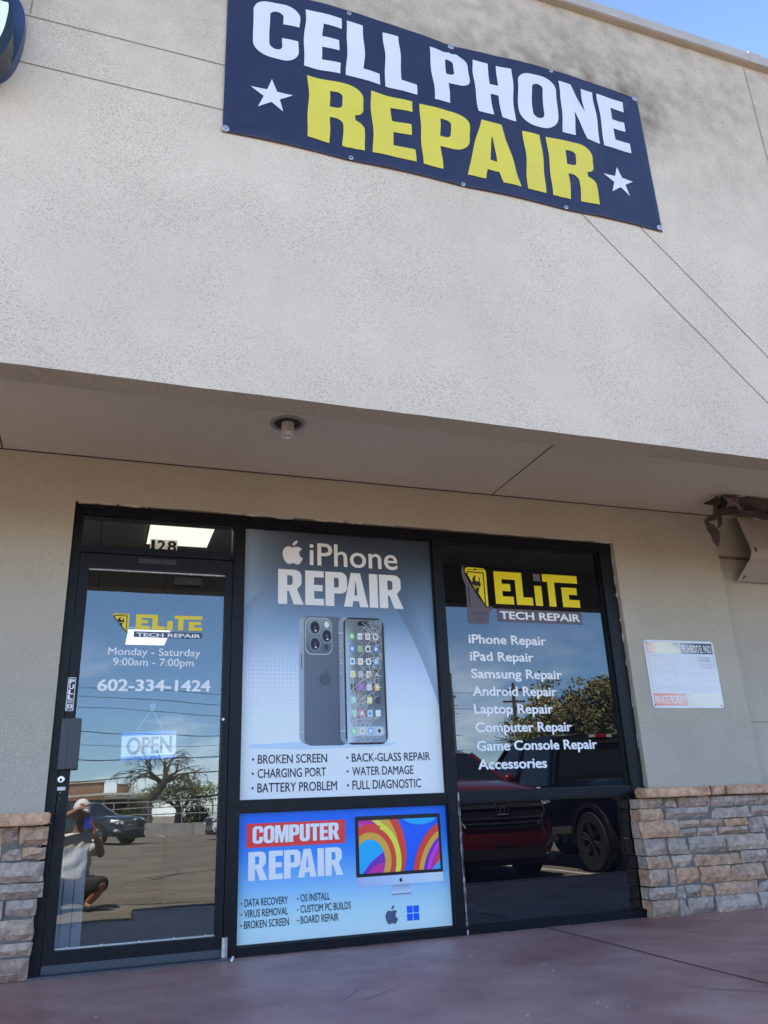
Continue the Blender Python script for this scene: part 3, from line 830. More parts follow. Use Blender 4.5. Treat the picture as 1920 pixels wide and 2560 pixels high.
def ledge(pieces, z0, z1):
    b = MB()
    for k, (x0, x1) in enumerate(pieces):
        c = mixc(random.choice([lin((196, 158, 126)), lin((182, 146, 120)), lin((188, 150, 112))]), lin((160, 146, 138)), .32)
        bm = bmesh.new(); bmesh.ops.create_cube(bm, size=1)
        bmesh.ops.subdivide_edges(bm, edges=bm.edges[:], cuts=4, use_grid_fill=True)
        for v in bm.verts:
            p = Vector(((x0 + x1) / 2 + v.co.x * (x1 - x0), -.135 + v.co.y * .13, (z0 + z1) / 2 + v.co.z * (z1 - z0)))
            v.co = p + Vector((noise.noise(p * 18), noise.noise(p * 21 + Vector((5, 0, 0))), noise.noise(p * 17 + Vector((0, 9, 0))))) * .007
        bmesh.ops.bevel(bm, geom=[e for e in bm.edges if e.calc_face_angle(0) > 1.0], offset=.006, segments=2, affect='EDGES')
        n0 = len(b.v); b.bm(bm, c)
        for i in range(n0, len(b.v)):
            p = b.v[i]; b.c[i] = mixc(c, lin((120, 92, 70)), .5 * sm(0, .5, noise.noise(p * 9)))
    return b
ledge([(3.80, 4.345), (4.36, 4.475), (4.49, 4.985), (5.0, 5.6), (5.62, 6.4), (6.42, 7.3)], .748, .808).build('stone_ledge', STONE, bld, vcol=True)
ledge([(-.48, .004), (-1.1, -.495), (-1.9, -1.12), (-3, -1.92)], .742, .803).build('stone_ledge', STONE, bld, vcol=True)

# ================================================================== interior
INW = mat('interior_paint', (0.55, 0.56, 0.54), 0.8)
b = MB(); b.box((-.5, .13, -.02), (6, 7.2, .01)); b.build('shop_floor', mat('interior_floor', (0.16, 0.15, 0.14), 0.5), kind='structure')
b = MB(); b.box((-.55, .121, 0), (-.5, 7.2, 2.9)); b.box((6, .121, 0), (6.05, 7.2, 2.9)); b.box((-.5, 7.2, 0), (6, 7.25, 2.9)); b.build('shop_inner_walls', INW, kind='structure')
b = MB(); b.box((-.6, .121, 2.9), (6.1, 7.3, 2.93)); b.build('shop_ceiling', mat('ceiling_tile', (0.62, 0.63, 0.58), 0.9, var=(30, .1)), kind='structure')
b = MB()
for k in range(0, 11):
    b.box((-.5 + .61 * k, .13, 2.896), (-.485 + .61 * k, 7.2, 2.9))
for k in range(0, 7):
    b.box((-.5, .45 + 1.0 * k, 2.895), (6, .465 + 1.0 * k, 2.899))
b.build('ceiling_grid', mat('ceiling_grid_metal', (0.35, 0.35, 0.33), 0.5), kind='structure')
LIGHTM = mat('ceiling_diffuser', (0.8, 0.8, 0.75), 0.4, emit=((0.92, 0.98, 0.86), 0.24))
for (ya, yb, lab) in ((.50, 1.47, 'lit white ceiling panel seen through the transom behind number 128'), (4.80, 5.77, 'lit white ceiling panel seen through the door glass behind its yellow logo')):
    t = thing('ceiling_light', lab, 'ceiling light', (.72, (ya + yb) / 2, 2.88), group='lit ceiling panels inside the shop')
    b = MB(); b.box((.475, ya + .01, 2.880), (.965, yb - .01, 2.889)); b.build('diffuser', LIGHTM, t)
    b = MB()
    b.box((.455, ya - .01, 2.876), (.475, yb + .01, 2.894)); b.box((.965, ya - .01, 2.876), (.985, yb + .01, 2.894)); b.box((.475, ya - .01, 2.876), (.965, ya + .01, 2.894)); b.box((.475, yb - .01, 2.876), (.965, yb + .01, 2.894))
    b.build('trim', WHITE, t)
b = MB()
for k in range(3):
    b.box((.035 + .060 * k, .40, .02), (.090 + .060 * k, .44, .60))
o = b.build('leaning_panel', mat('panel_white', (0.42, 0.47, 0.54), 0.6), loc=(.15, .42, .05)); tag(o, 'pale slatted panel standing inside the shop behind the door glass', 'panel')
t = thing('shop_counter', 'dark shop counter with pale top standing inside the shop', 'counter', (2.2, 3.4, .01))
b = MB(); b.box((.9, 3.0, .01), (4.2, 3.6, 1.0)); b.build('counter_base', mat('counter_wood', (0.10, 0.09, 0.085), 0.5), t)
b = MB(); b.box((.86, 2.95, 1.0), (4.25, 3.65, 1.04), bev=.006); b.build('counter_top', mat('counter_top', (0.35, 0.36, 0.37), 0.3), t)

# ================================================================== shopfront frame and glass
sf = thing('shopfront_window', 'black metal shopfront frame with large panes right of the glass door', 'window', (1.9, 0, 0))
FA, FB = -0.045, 0.07
for a_, c_ in (((-.030, FA, 0.0), (.022, FB, 2.562)), ((.968, FA, 0.0), (1.042, FB, 2.562)), ((2.389, FA, .05), (2.463, FB, 2.562)), ((3.800, FA, .05), (3.905, FB, 2.562))):
    MB().box(a_, c_).build('upright', BRONZE, sf)
b = MB(); b.box((-.031, FA - .002, 2.562), (3.906, FB, 2.630)); b.box((-.02, FA - .012, 2.596), (3.895, FA - .002, 2.626)); b.build('head', BRONZE, sf)
b = MB(); b.box((1.042, FA - .004, -.002), (3.906, FB, .05)); b.box((1.043, FA - .012, .03), (3.905, FA - .004, .046)); b.build('sill', BRONZE, sf)
for a_, c_ in (((1.042, FA + .003, .763), (2.389, FB, .826)), ((2.463, FA + .003, .768), (3.800, FB, .832)), ((.022, FA + .002, 2.316), (.968, FB, 2.362))):
    MB().box(a_, c_).build('cross_rail', BRONZE, sf)
# slim glazing beads give the frame its stepped profile
BEADM = mat('bead_metal', (0.012, 0.013, 0.016), 0.4, spec=.3)
for (x0, x1, z0, z1) in ((2.463, 3.800, .832, 2.562), (2.463, 3.800, .05, .768), (1.042, 2.389, .826, 2.562), (1.042, 2.389, .05, .763), (.022, .968, 2.362, 2.562)):
    b = MB(); w = .013
    if x0 > 2.4: w = .016
    b.box((x0, -.018, z0), (x0 + w * .4, .02, z1)); b.box((x1 - w * .4, -.018, z0), (x1, .02, z1)); b.box((x0 + w * .4, -.018, z1 - w * .5), (x1 - w * .4, .02, z1)); b.box((x0 + w * .4, -.018, z0), (x1 - w * .4, .02, z0 + w * .4))
    b.build('glazing_bead', BEADM, sf)
def pane(x0, x1, z0, z1, m):
    return mobj('window_pane', [(x0, 0, z0), (x1, 0, z0), (x1, 0, z1), (x0, 0, z1)], [(0, 1, 2, 3)], m, sf)
pane(2.463, 3.80, .832, 2.562, GLASS_B); pane(2.463, 3.80, .05, .768, GLASS_B)
pane(1.042, 2.389, .826, 2.562, GLASS_B); pane(1.042, 2.389, .05, .763, GLASS_B); pane(.022, .968, 2.362, 2.562, GLASS_D)
# old white caulk running down the mullion and the right jamb
b = MB(); random.seed(14)
for (xc, za, zb, dens) in ((2.462, .02, .80, 22), (3.906, .85, 2.55, 12)):
    for k in range(dens):
        z = za + (zb - za) * (k + random.random()) / dens; h = random.uniform(.010, .045) * (1.4 if xc < 3 else 1); w = random.uniform(.003, .008)
        pts = [(xc + w * math.cos(a_) * random.uniform(.6, 1.2), z + h * math.sin(a_)) for a_ in [2 * math.pi * q / 9 for q in range(9)]]
        b.prism(pts, 'y', FA - .006, FA + .004)
b.build('caulk', mat('old_caulk', (0.42, 0.43, 0.44), 0.8, var=(50, .3)), sf)

# ------------------------------------------------------------------ door
dr = thing('shop_door', 'black framed glass door marked with opening hours, unit 128', 'door', (.5, 0, 0))
DA, DB = -.040, .012
b = MB()
b.box((.026, DA, .012), (.082, DB, 2.310)); b.box((.923, DA, .012), (.964, DB, 2.310)); b.box((.082, DA, 2.222), (.923, DB, 2.310)); b.box((.082, DA, .012), (.923, DB, .113))
b.build('door_frame', BRONZE2, dr)
b = MB(); b.box((.027, DA - .008, .004), (.963, DA, .050), bev=.003); b.build('door_sweep', mat('sweep_metal', (0.06, 0.065, 0.075), 0.4), dr)
b = MB(); b.box((-.04, -.13, -.004), (1.0, .07, .012), bev=.003); b.build('threshold', mat('threshold_metal', (0.10, 0.10, 0.11), 0.45, metal=.6), dr)
mobj('door_glass', [(.082, 0, .113), (.923, 0, .113), (.923, 0, 2.222), (.082, 0, 2.222)], [(0, 1, 2, 3)], GLASS_D, dr)
for z in (2.217, .118):
    bd = MB().box((.083, -.010, z - .004), (.922, .004, z + .004)).build('glazing_strip', mat('strip_metal', (0.5, 0.5, 0.5), 0.4, metal=.7), dr)
    for xx in (.146, .32, .515, .70, .872):
        b = MB(); b.ico((xx, -.014, z - .004 if z > 1 else z + .004), .006, 2); b.build('screw', WHITE, bd, smooth=True)
# pull handle: flat plate with a ribbed grip
b = MB(); b.box((.012, DA - .028, 1.028), (.058, DA, 1.306), bev=.003)
hd = b.build('pull_handle', mat('handle_metal', (0.022, 0.024, 0.028), 0.35), dr)
b = MB(); b.box((.058, DA - .040, 1.028), (.119, DA - .012, 1.306), bev=.003)
for k in range(6):
    b.box((.063 + .0095 * k, DA - .0455, 1.031), (.0675 + .0095 * k, DA - .040, 1.303))
b.build('ribbed_grip', mat('grip_metal', (0.030, 0.032, 0.038), 0.32), hd)
b = MB(); b.lathe((.037, DA, .975), [(.020, 0), (.020, -.010), (.016, -.013), (0.0001, -.013)], axis='y', n=28); lk = b.build('lock_cylinder', mat('lock_nickel', (0.72, 0.71, 0.68), 0.3, metal=.8), dr, smooth=False)
b = MB(); b.lathe((.037, DA - .013, .972), [(.008, 0), (.008, -.003), (.0001, -.003)], axis='y', n=16); b.box((.0355, DA - .0175, .966), (.0385, DA - .016, .978)); b.build('keyway', PLASTIC_BLK, lk)
b = MB(); b.box((.017, DA - .004, .914), (.066, DA, .937), bev=.002); b.build('lock_tag', mat('tag_white', (0.7, 0.68, 0.66), 0.5), dr)
for z in (.903, .872): MB().ico((.040, DA - .001, z), .004, 1).build('rivet', METAL, dr)
b = MB(); b.cyl((.972, FA - .012, .075), .019, .07, n=20); b.cyl((.972, FA - .012, .025), .020, .04, n=20); b.build('bottom_pivot', METAL, dr, smooth=False)
b = MB(); b.cyl((.962, FA - .010, 2.320), .013, .03, n=16); b.box((.948, FA - .016, 2.304), (.975, FA - .004, 2.333), bev=.003); b.build('top_pivot', BRONZE, dr)
b = MB(); b.box((.37, DA - .003, 2.262), (.602, DA, 2.294), bev=.002); b.build('worn_plate', mat('worn_plate', (0.03, 0.03, 0.033), 0.6, var=(60, .6)), dr)
b = MB(); b.box((.60, .05, 2.16), (.78, .10, 2.235), bev=.004); b.tube([(.665, .10, 2.30), (.665, .25, 2.20)], .008); b.tube([(.73, .12, 2.28), (.665, .25, 2.2)], .008); b.tube([(.665, .25, 2.2), (.665, .25, 2.30)], .010); b.build('door_closer', PLASTIC_BLK, dr)
b = MB(); b.cyl((.93, FA + .004, 1.30), .008, .01, axis='y', n=12); b.build('bolt', METAL, dr)

# small unit number tiles
WHT = lin((238, 238, 240))
t = thing('unit_number', 'black 128 digits on pale stickers at the foot of the transom', 'number', (.52, 0, 2.36))
for ch, x0, x1 in (('1', .437, .474), ('2', .476, .538), ('8', .540, .606)):
    p = Print(-.0022); p.rect(x0, 2.361, x1, 2.440, lin((244, 228, 222))); p.layer()
    p.text(ch, x0 + (.011 if ch == '1' else .008), x1 - (.012 if ch == '1' else .008), 2.366, 2.432, lin((12, 12, 16)), bold=.028)
    p.build('number_tile', VINYL, t)
# ================================================================== lettering on the glass
YEL = lin((226, 205, 30)); GREY = lin((92, 88, 104)); VW = lin((236, 242, 250))
def elite_map(p, s0, d0):
    return (d0[0] + (p[0] - s0[0]) / (s0[2] - s0[0]) * (d0[2] - d0[0]), d0[1] + (p[1] - s0[1]) / (s0[3] - s0[1]) * (d0[3] - d0[1]))
wl_ = thing('window_lettering', 'yellow and white repair list lettering on the dark right hand window', 'lettering', (3.1, 0, 1.6))
def logo(y0, parent, f, grey, plate, words, yel, black):
    p = Print(y0)
    if grey: 
        p.poly([f(q) for q in IC_GRY], GREY); p.poly([f(q) for q in IDOT], GREY)
        p.layer(); p.poly([f(q) for q in IC_SLOT], mixc(GREY, (0, 0, 0), .35)); p.poly([f(q) for q in IC_BTN], mixc(GREY, (0, 0, 0), .2)); p.stroke([f((2.675, 1.993)), f((2.805, 1.99))], .003, mixc(GREY, (0, 0, 0), .3))
        p.stroke([f((2.672, 2.24)), f((2.675, 2.09))], .008, (.01, .01, .012))
    p.layer(); p.poly([f(q) for q in IC_YEL], yel); p.layer()
    p.stroke([f(q) for q in IC_BLK], .009 * black, (.012, .012, .014)); p.poly([f(q) for q in IC_WR], (.012, .012, .014)); p.poly([f(q) for q in IC_CAM], (.012, .012, .014)); p.stroke([f((2.672, 2.366)), f((2.805, 2.367))], .004 * black, (.02, .02, .02))
    p.layer(); p.stroke([f((2.739, 2.243)), f((2.758, 2.236))], .008 * black, yel); p.stroke([f((2.662, 2.335)), f((2.80, 2.095))], .009 * black, (.012, .012, .014))
    p.build('phone_emblem', VINYL, parent)
    p = Print(y0)
    for q in ELITE: p.poly([f(a) for a in q], yel)
    p.build('shop_name', VINYL, parent)
    p = Print(y0)
    if not plate: p.poly([f(q) for q in [(2.875, 2.082), (3.60, 2.082), (3.60, 1.986), (2.875, 1.986)]], lin((70, 80, 112)))
    if plate: p.poly([f(q) for q in [(2.888, 2.082), (3.597, 2.082), (3.597, 1.986), (2.888, 1.986)]], GREY)
    p.layer(); a = f(words[0]); c = f(words[1]); p.text('TECH REPAIR', a[0], c[0], a[1], c[1], VW, bold=.032)
    p.build('tagline', VINYL, parent)
logo(-.0018, wl_, lambda q: q, True, True, ((2.912, 2.008), (3.578, 2.062)), YEL, 1.0)
p = Print(-.0018)
for t_, x0, x1, zb, zt in (('iPhone Repair', 2.645, 3.263, 1.822, 1.884), ('iPad Repair', 2.645, 3.146, 1.700, 1.762), ('Samsung Repair', 2.645, 3.364, 1.578, 1.640), ('Android Repair', 2.645, 3.305, 1.457, 1.519), ('Laptop Repair', 2.645, 3.260, 1.336, 1.398), ('Computer Repair', 2.645, 3.397, 1.213, 1.275), ('Game Console Repair', 2.645, 3.588, 1.091, 1.153), ('Accessories', 2.645, 3.165, .971, 1.033)):
    p.text(t_, x0, x1, zb, zt, VW, bold=.030)
p.build('service_list', VINYL, wl_)
dl = thing('door_lettering', 'opening hours, phone number and small yellow logo lettered on the door glass', 'lettering', (.52, 0, 1.7))
DY = lin((214, 200, 70))
logo(-.0018, dl, lambda q: elite_map(q, (2.653, 2.09, 2.825, 2.383), (.244, 1.829, .342, 1.945)) if q[0] < 2.86 else elite_map(q, (2.886, 2.116, 3.597, 2.364), (.381, 1.849, .788, 1.943)), False, False, ((2.905, 2.000), (3.578, 2.058)), DY, .55)
p = Print(-.0018)
p.text('Monday - Saturday', .234, .782, 1.688, 1.732, VW, bold=.006); p.text('9:00am - 7:00pm', .267, .744, 1.625, 1.670, VW, bold=.006)
p.build('opening_hours', VINYL, dl)
p = Print(-.0018); p.text('602-334-1424', .191, .849, 1.474, 1.539, VW, bold=.030); p.build('phone_number', VINYL, dl)
# OPEN sign hanging inside on a suction hook
op = thing('open_sign', 'white OPEN sign with blue bands hanging inside the door glass', 'sign', (.505, .03, 1.15))
OB = lin((60, 120, 230))
b = MB()
def tilt(x, z): return (x + .010 * (1.24 - z) / .16 * .4, z + .036 * (x - .35))
q = [tilt(x, z) for x, z in ((.347, 1.071), (.660, 1.071), (.660, 1.232), (.347, 1.232))]
b.prism(q, 'y', .026, .030); b.build('sign_board', mat('sign_plastic', (.86, .90, .95), .4), op)
p = Print(.0256)
p.poly([tilt(*a) for a in ((.347, 1.071), (.660, 1.071), (.660, 1.094), (.347, 1.094))], OB); p.poly([tilt(*a) for a in ((.347, 1.211), (.660, 1.211), (.660, 1.232), (.347, 1.232))], OB)
p.build('blue_band', PRINT, op)
p = Print(.0252); n0 = len(p.v); p.text('OPEN', .380, .634, 1.108, 1.199, lin((88, 92, 104)), bold=.03)
p.v = [(tilt(v[0], v[2])[0], v[1], tilt(v[0], v[2])[1]) for v in p.v]; p.build('sign_lettering', PRINT, op)
b = MB(); b.tube([(.424, .028, 1.234), (.512, .022, 1.368)], .0022, 6); b.tube([(.586, .028, 1.239), (.512, .022, 1.368)], .0022, 6); b.build('cord', mat('cord', (.55, .55, .53), .8), op)
b = MB(); b.lathe((.513, .02, 1.385), [(.016, -.016), (.013, -.008), (.006, 0), (.006, .01)], axis='y', n=20); b.build('suction_hook', mat('suction_cup', (.6, .62, .64), .2), op, smooth=True)
# pull sticker
ps = thing('pull_sticker', 'narrow black PULL sticker with white outline above the door handle', 'sticker', (.045, DA, 1.45))
p = Print(DA - .0012)
p.poly(rr(.024, 1.351, .067, 1.543, .006), VW); p.layer(); p.poly(rr(.028, 1.364, .0635, 1.539, .004), (.015, .015, .018)); p.layer()
for k, ch in enumerate('PULL'): p.text(ch, .034, .058, 1.507 - .030 * k, 1.531 - .030 * k, VW, bold=.05)
for k in range(3): p.rect(.031, 1.4075 - .0065 * k, .061, 1.411 - .0065 * k, mixc(VW, (0, 0, 0), .35))
p.rect(.031, 1.369, .061, 1.388, VW); p.layer(); p.poly(circ(.046, 1.3785, .006), (.02, .02, .02)); p.rect(.0305, 1.3535, .0615, 1.3605, (.02, .02, .02))
p.build('sticker_face', VINYL, ps)

# ================================================================== phone repair poster
DARK = lin((34, 40, 58))
ST_ = [(.82, (188, 208, 246)), (1.2, (182, 203, 241)), (1.5, (166, 188, 226)), (1.75, (138, 163, 200)), (1.9, (102, 134, 176)), (2.05, (82, 108, 144)), (2.2, (62, 80, 108)), (2.35, (50, 63, 84)), (2.57, (44, 54, 70))]
def post_col(x, z):
    for (za, ca), (zb, cb) in zip(ST_[:-1], ST_[1:]):
        if z <= zb: c = mixc(lin(ca), lin(cb), (z - za) / (zb - za)); break
    else: c = lin(ST_[-1][1])
    lf = math.exp(-max(0, x - 1.042) / .16)
    c = mixc(c, lin((142, 168, 200)), .60 * lf * sm(1.7, 2.0, z))
    rg = math.exp(-max(0, 2.389 - x) / .12)
    c = mixc(c, lin((92, 124, 158)), .5 * rg * sm(1.7, 1.95, z) * (1 - sm(2.1, 2.5, z)))
    return c
po = thing('phone_poster', 'tall blue iPhone REPAIR poster covering the upper middle pane', 'poster', (1.71, 0, 1.7))
p = Print(-.0015); p.grid(1.042, .826, 2.389, 2.562, 70, 90, post_col)
# swoosh edges
def zc_r(x): return 2.03 - .12 * max(0, (x - 2.15) / .1) ** 1.35
p.layer()
pts = [(2.06 + .33 * k / 24, 0) for k in range(25)]
up = [(x, 2.10 - 1.15 * max(0, (x - 2.06)) - 3.2 * max(0, x - 2.06) ** 2 * 1.0) for x, _ in pts]
up[-1] = (2.388, up[-1][1])
p.raw([q_ for u in up for q_ in (u, (u[0], u[1] + .30))], [[2 * i, 2 * i + 2, 2 * i + 3, 2 * i + 1] for i in range(24)], lambda x, z: mixc(post_col(x, z), lin((64, 92, 124)), .55 * (1 - sm(0, .30, z - (2.10 - 1.15 * max(0, x - 2.06) - 3.2 * max(0, x - 2.06) ** 2)))))
dn = [(1.0425 + .22 * k / 20, 0) for k in range(21)]
dz_ = lambda x: 1.96 + .19 * math.sqrt(max(0, (x - 1.04) / .16)) if x < 1.2 else 2.15 - .25 * (x - 1.2)
p.raw([q_ for x, _ in dn for q_ in ((x, dz_(x)), (x, dz_(x) - .22))], [[2 * i, 2 * i + 2, 2 * i + 3, 2 * i + 1] for i in range(20)], lambda x, z: mixc(post_col(x, z), lin((84, 110, 146)), .55 * (1 - sm(0, .22, dz_(x) - z)) * (1 - sm(1.14, 1.26, x))))
# pale graph paper in the lower left
for k in range(0, 33):
    x = 1.05 + .027 * k
    for z0 in [.84 + .027 * q for q in range(36)]:
        f = .38 * (1 - sm(1.25, 1.95, x)) * (1 - sm(1.45, 1.80, z0))
        if f < .03: continue
        p.rect(x, z0, x + .0032, z0 + .027, mixc(post_col(x, z0), (.85, .92, 1.0), f)); 
        p.rect(x + .0032, z0, x + .027, z0 + .0032, mixc(post_col(x, z0), (.85, .92, 1.0), f))
p.build('poster_sheet', PRINT, po)
p = Print(-.0032); LW = lin((214, 222, 238))
apple(p, 1.303, 2.326, .140, .172, LW); p.text('iPhone', 1.492, 2.129, 2.330, 2.487, LW, bold=.010)
p.build('poster_title', PRINT, po)
p = Print(-.0032); p.heavy('rEPAIr'.replace('r', 'r'), 1.273, 2.161, 2.048, 2.288, LW, gap=4); p.build('poster_headline', PRINT, po)
p = Print(-.0032)
for t_, x0, x1, zb, zt in (('BROKEN SCREEN', 1.155, 1.594, 1.038, 1.089), ('CHARGING PORT', 1.155, 1.586, .955, 1.006), ('BATTERY PROBLEM', 1.155, 1.656, .871, .923), ('BACK-GLASS REPAIR', 1.758, 2.297, 1.037, 1.087), ('WATER DAMAGE', 1.758, 2.174, .954, 1.005), ('FULL DIAGNOSTIC', 1.758, 2.222, .870, .922)):
    p.text(t_, x0, x1, zb, zt, DARK, bold=.012)
    xb = x0 - .030; zm = (zb + zt) / 2; p.rect(xb - .006, zm - .0065, xb + .006, zm + .0065, DARK)
p.build('poster_list', PRINT, po)
# the two phones printed on it
p = Print(-.0026)
def shadow_col(x, z): return mixc(post_col(x, z), lin((110, 146, 190)), .55 * sm(1.12, 1.16, z))
p.poly([(1.10, 1.13), (1.44, 1.118), (2.02, 1.13), (2.06, 1.15), (1.42, 1.165), (1.10, 1.15)], lambda x, z: mixc(post_col(x, z), lin((120, 158, 200)), .5)); p.layer()
def back_col(x, z):
    c = mixc(lin((74, 88, 110)), lin((50, 62, 84)), sm(1.45, 1.66, x)); c = mixc(c, lin((92, 106, 126)), .55 * sm(1.75, 1.97, z))
    return mixc(c, lin((84, 92, 112)), .5 * (1 - sm(1.14, 1.3, z)))
p.poly(rr(1.416, 1.150, 1.72, 1.974, .05), lambda x, z: mixc(lin((128, 148, 172)), lin((84, 100, 124)), sm(1.416, 1.46, x))); p.layer()
p.poly(rr(1.448, 1.139, 1.735, 1.970, .046), back_col); p.layer()
for z in (1.872, 1.222): p.rect(1.417, z, 1.447, z + .006, lin((150, 165, 185)))
p.rect(1.428, 1.62, 1.435, 1.72, lin((70, 84, 104)))
p.poly(rr(1.456, 1.716, 1.640, 1.962, .046), lin((150, 166, 184))); p.layer(); p.poly(rr(1.461, 1.722, 1.637, 1.958, .044), lambda x, z: mixc(lin((74, 88, 108)), lin((112, 130, 148)), sm(1.78, 1.96, z))); p.layer()
for cx, cz in ((1.523, 1.897), (1.523, 1.785), (1.603, 1.841)):
    p.poly(circ(cx, cz, .0375, ry=.0475), lin((140, 156, 172))); p.layer(); p.poly(circ(cx, cz, .034, ry=.044), lin((46, 54, 68))); p.layer(); p.poly(circ(cx, cz, .024, ry=.033), lin((16, 18, 26))); p.layer(); p.poly(circ(cx, cz, .010, ry=.014), lin((52, 64, 104))); p.layer(); p.poly(circ(cx + .004, cz - .022, .007, ry=.006), lin((190, 200, 214))); p.layer()
p.poly(circ(1.603, 1.917, .017, ry=.021), lin((214, 226, 240))); p.poly(circ(1.600, 1.768, .014, ry=.018), lin((46, 56, 74)))
apple(p, 1.555, 1.52, .07, .09, lin((59, 70, 92)))
p.build('printed_phone_back', PRINT, po)
p = Print(-.0065)
p.poly(rr(1.684, 1.150, 1.79, 1.970, .042), lambda x, z: mixc(lin((84, 98, 120)), lin((132, 152, 176)), sm(1.69, 1.72, x) * .5 + .5 * abs(z - 1.55) / .42)); p.layer()
for z in (1.86, 1.225): p.rect(1.684, z, 1.72, z + .006, lin((160, 178, 198)))
for z in (1.80, 1.775, 1.742, 1.685, 1.66, 1.60): p.poly(circ(1.700, z, .0035), lin((190, 205, 220)))
p.layer(); p.poly(rr(1.719, 1.142, 2.006, 1.973, .05), lin((26, 31, 44))); p.layer()
def scr(x, z):
    c = mixc(lin((96, 106, 118)), lin((74, 84, 98)), sm(1.75, 1.95, x))
    c = mixc(c, lin((150, 175, 205)), .8 * (1 - sm(1.735, 1.80, x)) * (1 - sm(1.80, 1.95, z)) + .35 * (1 - sm(1.2, 1.45, z)))
    return mixc(c, lin((120, 140, 160)), .6 * sm(1.85, 1.96, z) * sm(1.88, 1.99, x))
n0 = len(p.v); p.grid(1.731, 1.154, 1.994, 1.961, 14, 40, scr); p.layer()
p.poly(rr(1.737, 1.196, 1.984, 1.254, .022), lin((150, 172, 196))); p.layer()
ICC = [[(88, 176, 104), (235, 238, 244), (236, 226, 222), (180, 188, 196)], [(70, 124, 214), (120, 168, 140), (236, 238, 242), (66, 110, 190)], [(226, 234, 244), (238, 232, 222), (214, 220, 226), (72, 138, 218)], [(236, 230, 190), (150, 160, 170), (232, 206, 196), (66, 72, 84)], [(70, 78, 90), (150, 104, 190), (176, 188, 200), (224, 160, 74)], [(150, 222, 190), (110, 118, 130), (228, 196, 110), (52, 56, 68)], [(150, 222, 180), (214, 110, 140), (160, 190, 232), (230, 236, 244)]]
for r_ in range(7):
    for c_ in range(4):
        x = 1.7775 + .0556 * c_; z = 1.845 - .0845 * r_
        p.poly(rr(x - .0175, z - .022, x + .0175, z + .022, .006, .008), lin(ICC[r_][c_]))
p.layer()
for r_, c_, cc in ((0, 0, (235, 245, 238)), (1, 0, (225, 235, 250)), (1, 2, (40, 44, 54)), (2, 0, (70, 130, 214)), (2, 1, (222, 170, 90)), (2, 2, (60, 66, 76)), (2, 3, (220, 232, 248)), (3, 0, (226, 190, 60)), (3, 2, (222, 120, 70)), (3, 3, (150, 160, 170)), (4, 3, (250, 226, 190)), (5, 2, (248, 240, 220)), (6, 2, (80, 130, 214)), (6, 1, (240, 200, 210)), (0, 2, (214, 110, 90)), (0, 3, (70, 78, 88)), (1, 3, (224, 234, 248))):
    x = 1.7775 + .0556 * c_; z = 1.845 - .0845 * r_
    p.poly(circ(x, z, .010, 14, .013), lin(cc))
p.text('15', 1.822, 1.843, 1.832, 1.852, lin((40, 44, 52)))
for c_, cc in enumerate(((88, 190, 120), (236, 236, 240), (90, 150, 226), (170, 180, 192))):
    x = 1.774 + .058 * c_; p.poly(rr(x - .0175, 1.205, x + .0175, 1.247, .006, .008), lin(cc))
p.layer()
for c_, cc in enumerate(((240, 246, 244), (226, 140, 90), (236, 242, 250), (50, 54, 64))):
    p.poly(circ(1.774 + .058 * c_, 1.226, .010, 14, .013), lin(cc))
p.poly(rr(1.819, 1.917, 1.900, 1.947, .015), lin((10, 12, 18))); p.layer()
# cracks in the printed glass
random.seed(31)
CR = lin((214, 226, 238))
def crack(x, z, ang, ln, w):
    pts = [(x, z)]
    for k in range(5):
        ang += random.uniform(-.35, .35); x += math.cos(ang) * ln / 5; z += math.sin(ang) * ln / 5; pts.append((x, z))
    pts = [q_ for q_ in pts if 1.735 < q_[0] < 1.99 and 1.16 < q_[1] < 1.955]
    if len(pts) > 1: p.stroke(pts, w, mixc(CR, lin((150, 165, 180)), random.random() * .6))
    return pts
for cx, cz, n_, L_ in ((1.93, 1.86, 16, .15), (1.90, 1.575, 20, .13), (1.955, 1.70, 10, .12), (1.80, 1.40, 16, .12), (1.76, 1.29, 16, .13), (1.85, 1.22, 10, .12)):
    for k in range(n_):
        pts = crack(cx, cz, 2 * math.pi * k / n_ + random.uniform(-.2, .2), L_ * random.uniform(.5, 1.5), random.uniform(.0012, .0026))
        if len(pts) > 2 and random.random() < .5: crack(*pts[len(pts) // 2], random.uniform(0, 6.3), L_ * .5, .0012)
    for rr_ in (.3, .55):
        for k in range(7):
            a = 2 * math.pi * k / 7 + rr_; p.stroke([q_ for q_ in [(cx + L_ * rr_ * math.cos(a + d) * random.uniform(.8, 1.1), cz + L_ * rr_ * math.sin(a + d)) for d in (0, .5, 1.0)] if 1.735 < q_[0] < 1.99], .0014, CR)
for k in range(60):
    x = random.uniform(1.745, 1.88); z = random.uniform(1.27, 1.46); a = math.atan2(z - 1.45, x - 1.90) + random.uniform(-.3, .3)
    p.stroke([(x, z), (x + .02 * math.cos(a), z + .02 * math.sin(a))], .0014, CR)
p.build('printed_phone_front', PRINT, po)

